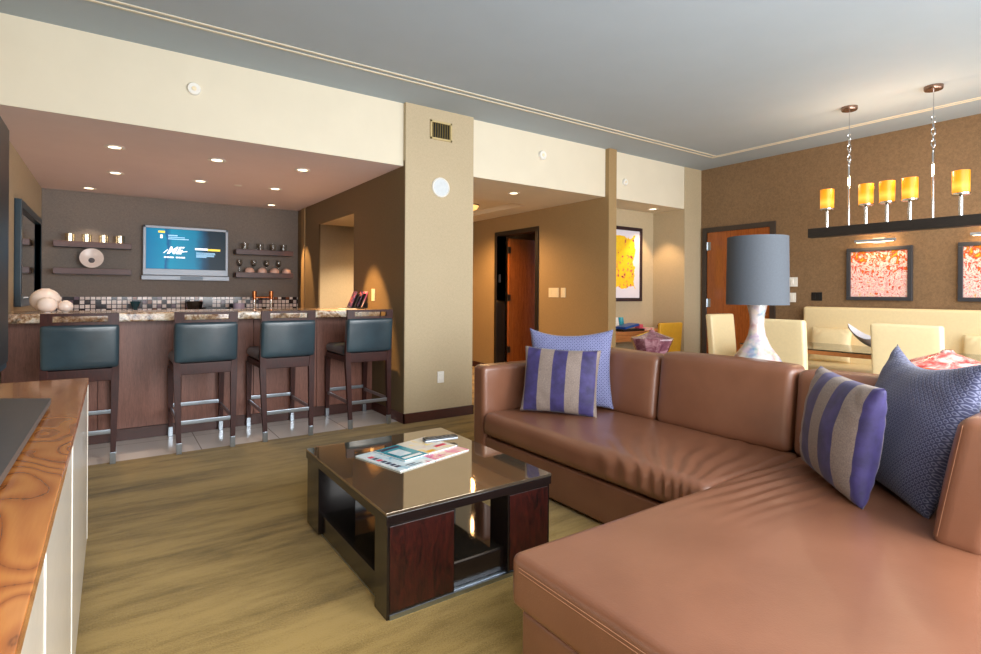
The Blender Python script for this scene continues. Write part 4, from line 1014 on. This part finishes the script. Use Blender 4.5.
# ================================================================ DINING AREA
t = thing('dining_table','long glass topped wooden dining table in front of the banquette','table',(5.95,2.15,0))
MB().box(-0.39,0.39,-1.05,1.10,0.70,0.738,0.003).obj('wood_top', desk_wood, t)
MB().box(-0.395,0.395,-1.055,1.105,0.738,0.750,0.003).obj('glass_sheet', table_glass, t)
for y in (-0.7,0.75):
    MB().box(-0.22,0.22,y-0.06,y+0.06,0.03,0.70,0.004).obj('pedestal', table_dark, t)
    MB().box(-0.30,0.30,y-0.10,y+0.10,0,0.03,0.004).obj('pedestal_foot', table_dark, t)
def dining_chair(label, loc, rz):
    t = thing('dining_chair', label, 'chair', loc, rz, 'cream leather dining chairs')
    # local -y is the back of the chair
    def fbk(p):
        p = p.copy(); p.y -= 0.10*max(0,(p.z+0.29))**1.3; return p
    MB().rbox(0.235,0.04,0.29,0.022,8,Matrix.Translation((0,-0.20,0.755)),0,fbk).obj('backrest', cream_leather, t)
    MB().rbox(0.235,0.23,0.055,0.03,8,Matrix.Translation((0,0.03,0.435)),0.01).obj('seat', cream_leather, t)
    for sx in (-0.2,0.2):
        for sy in (-0.19,0.22): MB().cyl((sx,sy,0),(sx,sy,0.39),0.016,0.022,4).obj('leg', wenge, t)
    return t
ch = dining_chair('cream leather dining chair with its back to the lamp, hidden half behind it', (5.34,2.60,0), -PI/2)
dup(ch, (5.36,1.62,0), -PI/2, 'cream leather dining chair in front of the bowl, behind the large blue pillow')
dup(ch, (5.86,3.43,0), PI, 'cream leather dining chair at the far end of the table, near the entrance door')
# banquette
t = thing('banquette','long cream upholstered banquette along the brown wall','bench',(XR,0,0))
MB().rbox(0.075,1.95,0.345,0.03,12,Matrix.Translation((-0.10,1.34,0.785))).obj('backrest', cream_leather, t)
for i in range(3): MB().rbox(0.26,0.645,0.06,0.04,10,Matrix.Translation((-0.42,2.64-i*1.30,0.42)),0.012).obj('seat_cushion', cream_leather, t)
MB().box(-0.66,-0.03,-0.61,3.29,0.03,0.365,0.004).obj('base', cream_leather, t)
MB().box(-0.62,-0.03,-0.60,3.27,0.0,0.03).obj('plinth', black_plastic, t)
pillow('banquette_cushion','cream cushion at the far end of the banquette, left of the bowl',0.44,0.40,0.13,cream_leather,(6.87,2.92,0.496),(-1,0),0.16,0,0.04,8,'cream cushions on the banquette')
pillow('banquette_cushion','cream cushion on the banquette right of the chair in front',0.44,0.40,0.13,cream_leather,(6.87,1.50,0.496),(-1,0),0.16,0,0.04,9,'cream cushions on the banquette')
# boat bowl
b = MB(); N=16; K=8; grid=[]
for i in range(N+1):
    s = -1+2*i/N; row=[]
    for k in range(-K,K+1):
        a = k/K; wdt = 0.15*(1-s*s)**0.7+0.002
        z = 0.02 + 0.19*abs(s)**2.2 + (0.11-0.03*abs(s))*a*a*(1-0.5*abs(s))
        row.append(b.bm.verts.new((wdt*a, 0.29*s, z)))
    grid.append(row)
for i in range(N):
    for k in range(2*K): b.bm.faces.new((grid[i][k],grid[i+1][k],grid[i+1][k+1],grid[i][k+1]))
r_ = bmesh.ops.solidify(b.bm, geom=list(b.bm.faces), thickness=0.010)
o = b.obj('boat_bowl', plain('grey_white_glaze', lin(200,194,196), 0.3, var=0.05), ang=60); o.location=(5.85,2.03,0.75)
tag(o,'pale boat shaped bowl with upturned tips on the dining table','bowl')
# paintings and picture lights
def painting(y0,y1,label,lab2):
    yc=(y0+y1)/2; hw=(y1-y0)/2; hh=0.305; fw=0.042
    t = thing('framed_painting', label, 'painting', (XR,yc,1.52))
    b = MB(); b.box(-0.045,-0.001,-hw,hw,hh-fw,hh,0.004); b.box(-0.045,-0.001,-hw,hw,-hh,-hh+fw,0.004); b.box(-0.045,-0.001,-hw,-hw+fw,-hh+fw,hh-fw,0.004); b.box(-0.045,-0.001,hw-fw,hw,-hh+fw,hh-fw,0.004)
    b.obj('frame', frame_grey, t)
    MB().box(-0.022,-0.002,-hw+fw,hw-fw,-hh+fw,hh-fw).obj('canvas', art_red, t)
    p = thing('picture_light', lab2, 'picture light', (XR,yc,1.90), 0, 'picture lights over the paintings')
    MB().box(-0.02,-0.001,-0.06,0.06,-0.035,0.035,0.003).obj('wall_plate', silver, p)
    MB().tube([(-0.01,0,0.0),(-0.07,0,0.015),(-0.12,0,0.0)],0.007,8).obj('arm', silver, p)
    hd = MB().cyl((-0.13,-0.20,-0.005),(-0.13,0.20,-0.005),0.016).obj('lamp_tube', silver, p)
    MB().box(-0.137,-0.123,-0.18,0.18,-0.024,-0.017).obj('lamp_strip', warm_glow, hd)
    l = area_light('picture_lamp', (XR-0.13,yc,1.865), 0.36, 0.02, 1.6, (1.0,0.6,0.25), (0.55,0,-1))
    area_light('picture_lamp', (XR-0.10,yc,1.925), 0.36, 0.02, 0.7, (1.0,0.6,0.25), (0.9,0,0.3))
painting(2.215,2.86,'red and orange floral painting in a grey frame, above the dining chair','slim silver picture light over the whole red painting, behind the beam')
painting(1.18,1.825,'red and pink floral painting cut by the right edge of the view','slim silver picture light over the painting at the right edge')

# chandelier
BXc=5.93
t = thing('linear_chandelier','long dark wood beam chandelier with amber candle shades over the dining table','chandelier',(BXc,2.025,1.86))
MB().box(-0.05,0.05,-0.685,0.685,0,0.095,0.003).obj('beam', beam_wood, t)
for y in (2.35,1.685):
    yy=y-2.025
    MB().cyl((0,yy,0.095),(0,yy,0.68),0.010,n=12).obj('rod', chrome, t)
    b = MB(); z=0.67
    for k in range(6):
        zc=z+0.035+k*0.052; pts=[]
        for a in range(16):
            an=2*PI*a/16; px_=0.014*math.cos(an); pz_=0.034*math.sin(an)
            pts.append((px_ if k%2==0 else 0, yy+(0 if k%2==0 else px_), zc+pz_))
        b.tube(pts,0.0042,6,True)
    b.obj('chain', chrome, t)
    MB().cyl((0,yy,0.985),(0,yy,1.24),0.005,n=8).obj('cord', chrome, t)
    MB().lathe([(0.0,1.225),(0.065,1.225),(0.07,1.235),(0.07,1.26),(0,1.26)],(0,yy,0),cap=False).obj('canopy', plain('bronze_nickel', lin(150,120,104), 0.25, 0.9), t)
for i,y in enumerate((2.548,2.203,2.03,1.853,1.493)):
    yy=y-2.025
    a = MB().cyl((0,yy,0.095),(0,yy,0.262),0.016,n=16).lathe([(0,0.262),(0.05,0.268),(0.066,0.275),(0.066,0.287),(0,0.287)],(0,yy,0),cap=False).obj('candle_holder', chrome, t)
    MB().lathe([(0.060,0.287),(0.062,0.478),(0.058,0.478),(0.056,0.292),(0.0,0.290)],(0,yy,0),cap=False).obj('candle_shade', amber_glow, a)
    MB().sphere((0,yy,0.345),0.022,(1,1,1.4),16).obj('bulb', emit('bulb_glow',(1,0.8,0.4,1),12) if i==0 else bpy.data.materials['bulb_glow'], a)
    point('candle_lamp', (BXc,y,1.86+0.56), 6.5, (1.0,0.74,0.48), 0.05)
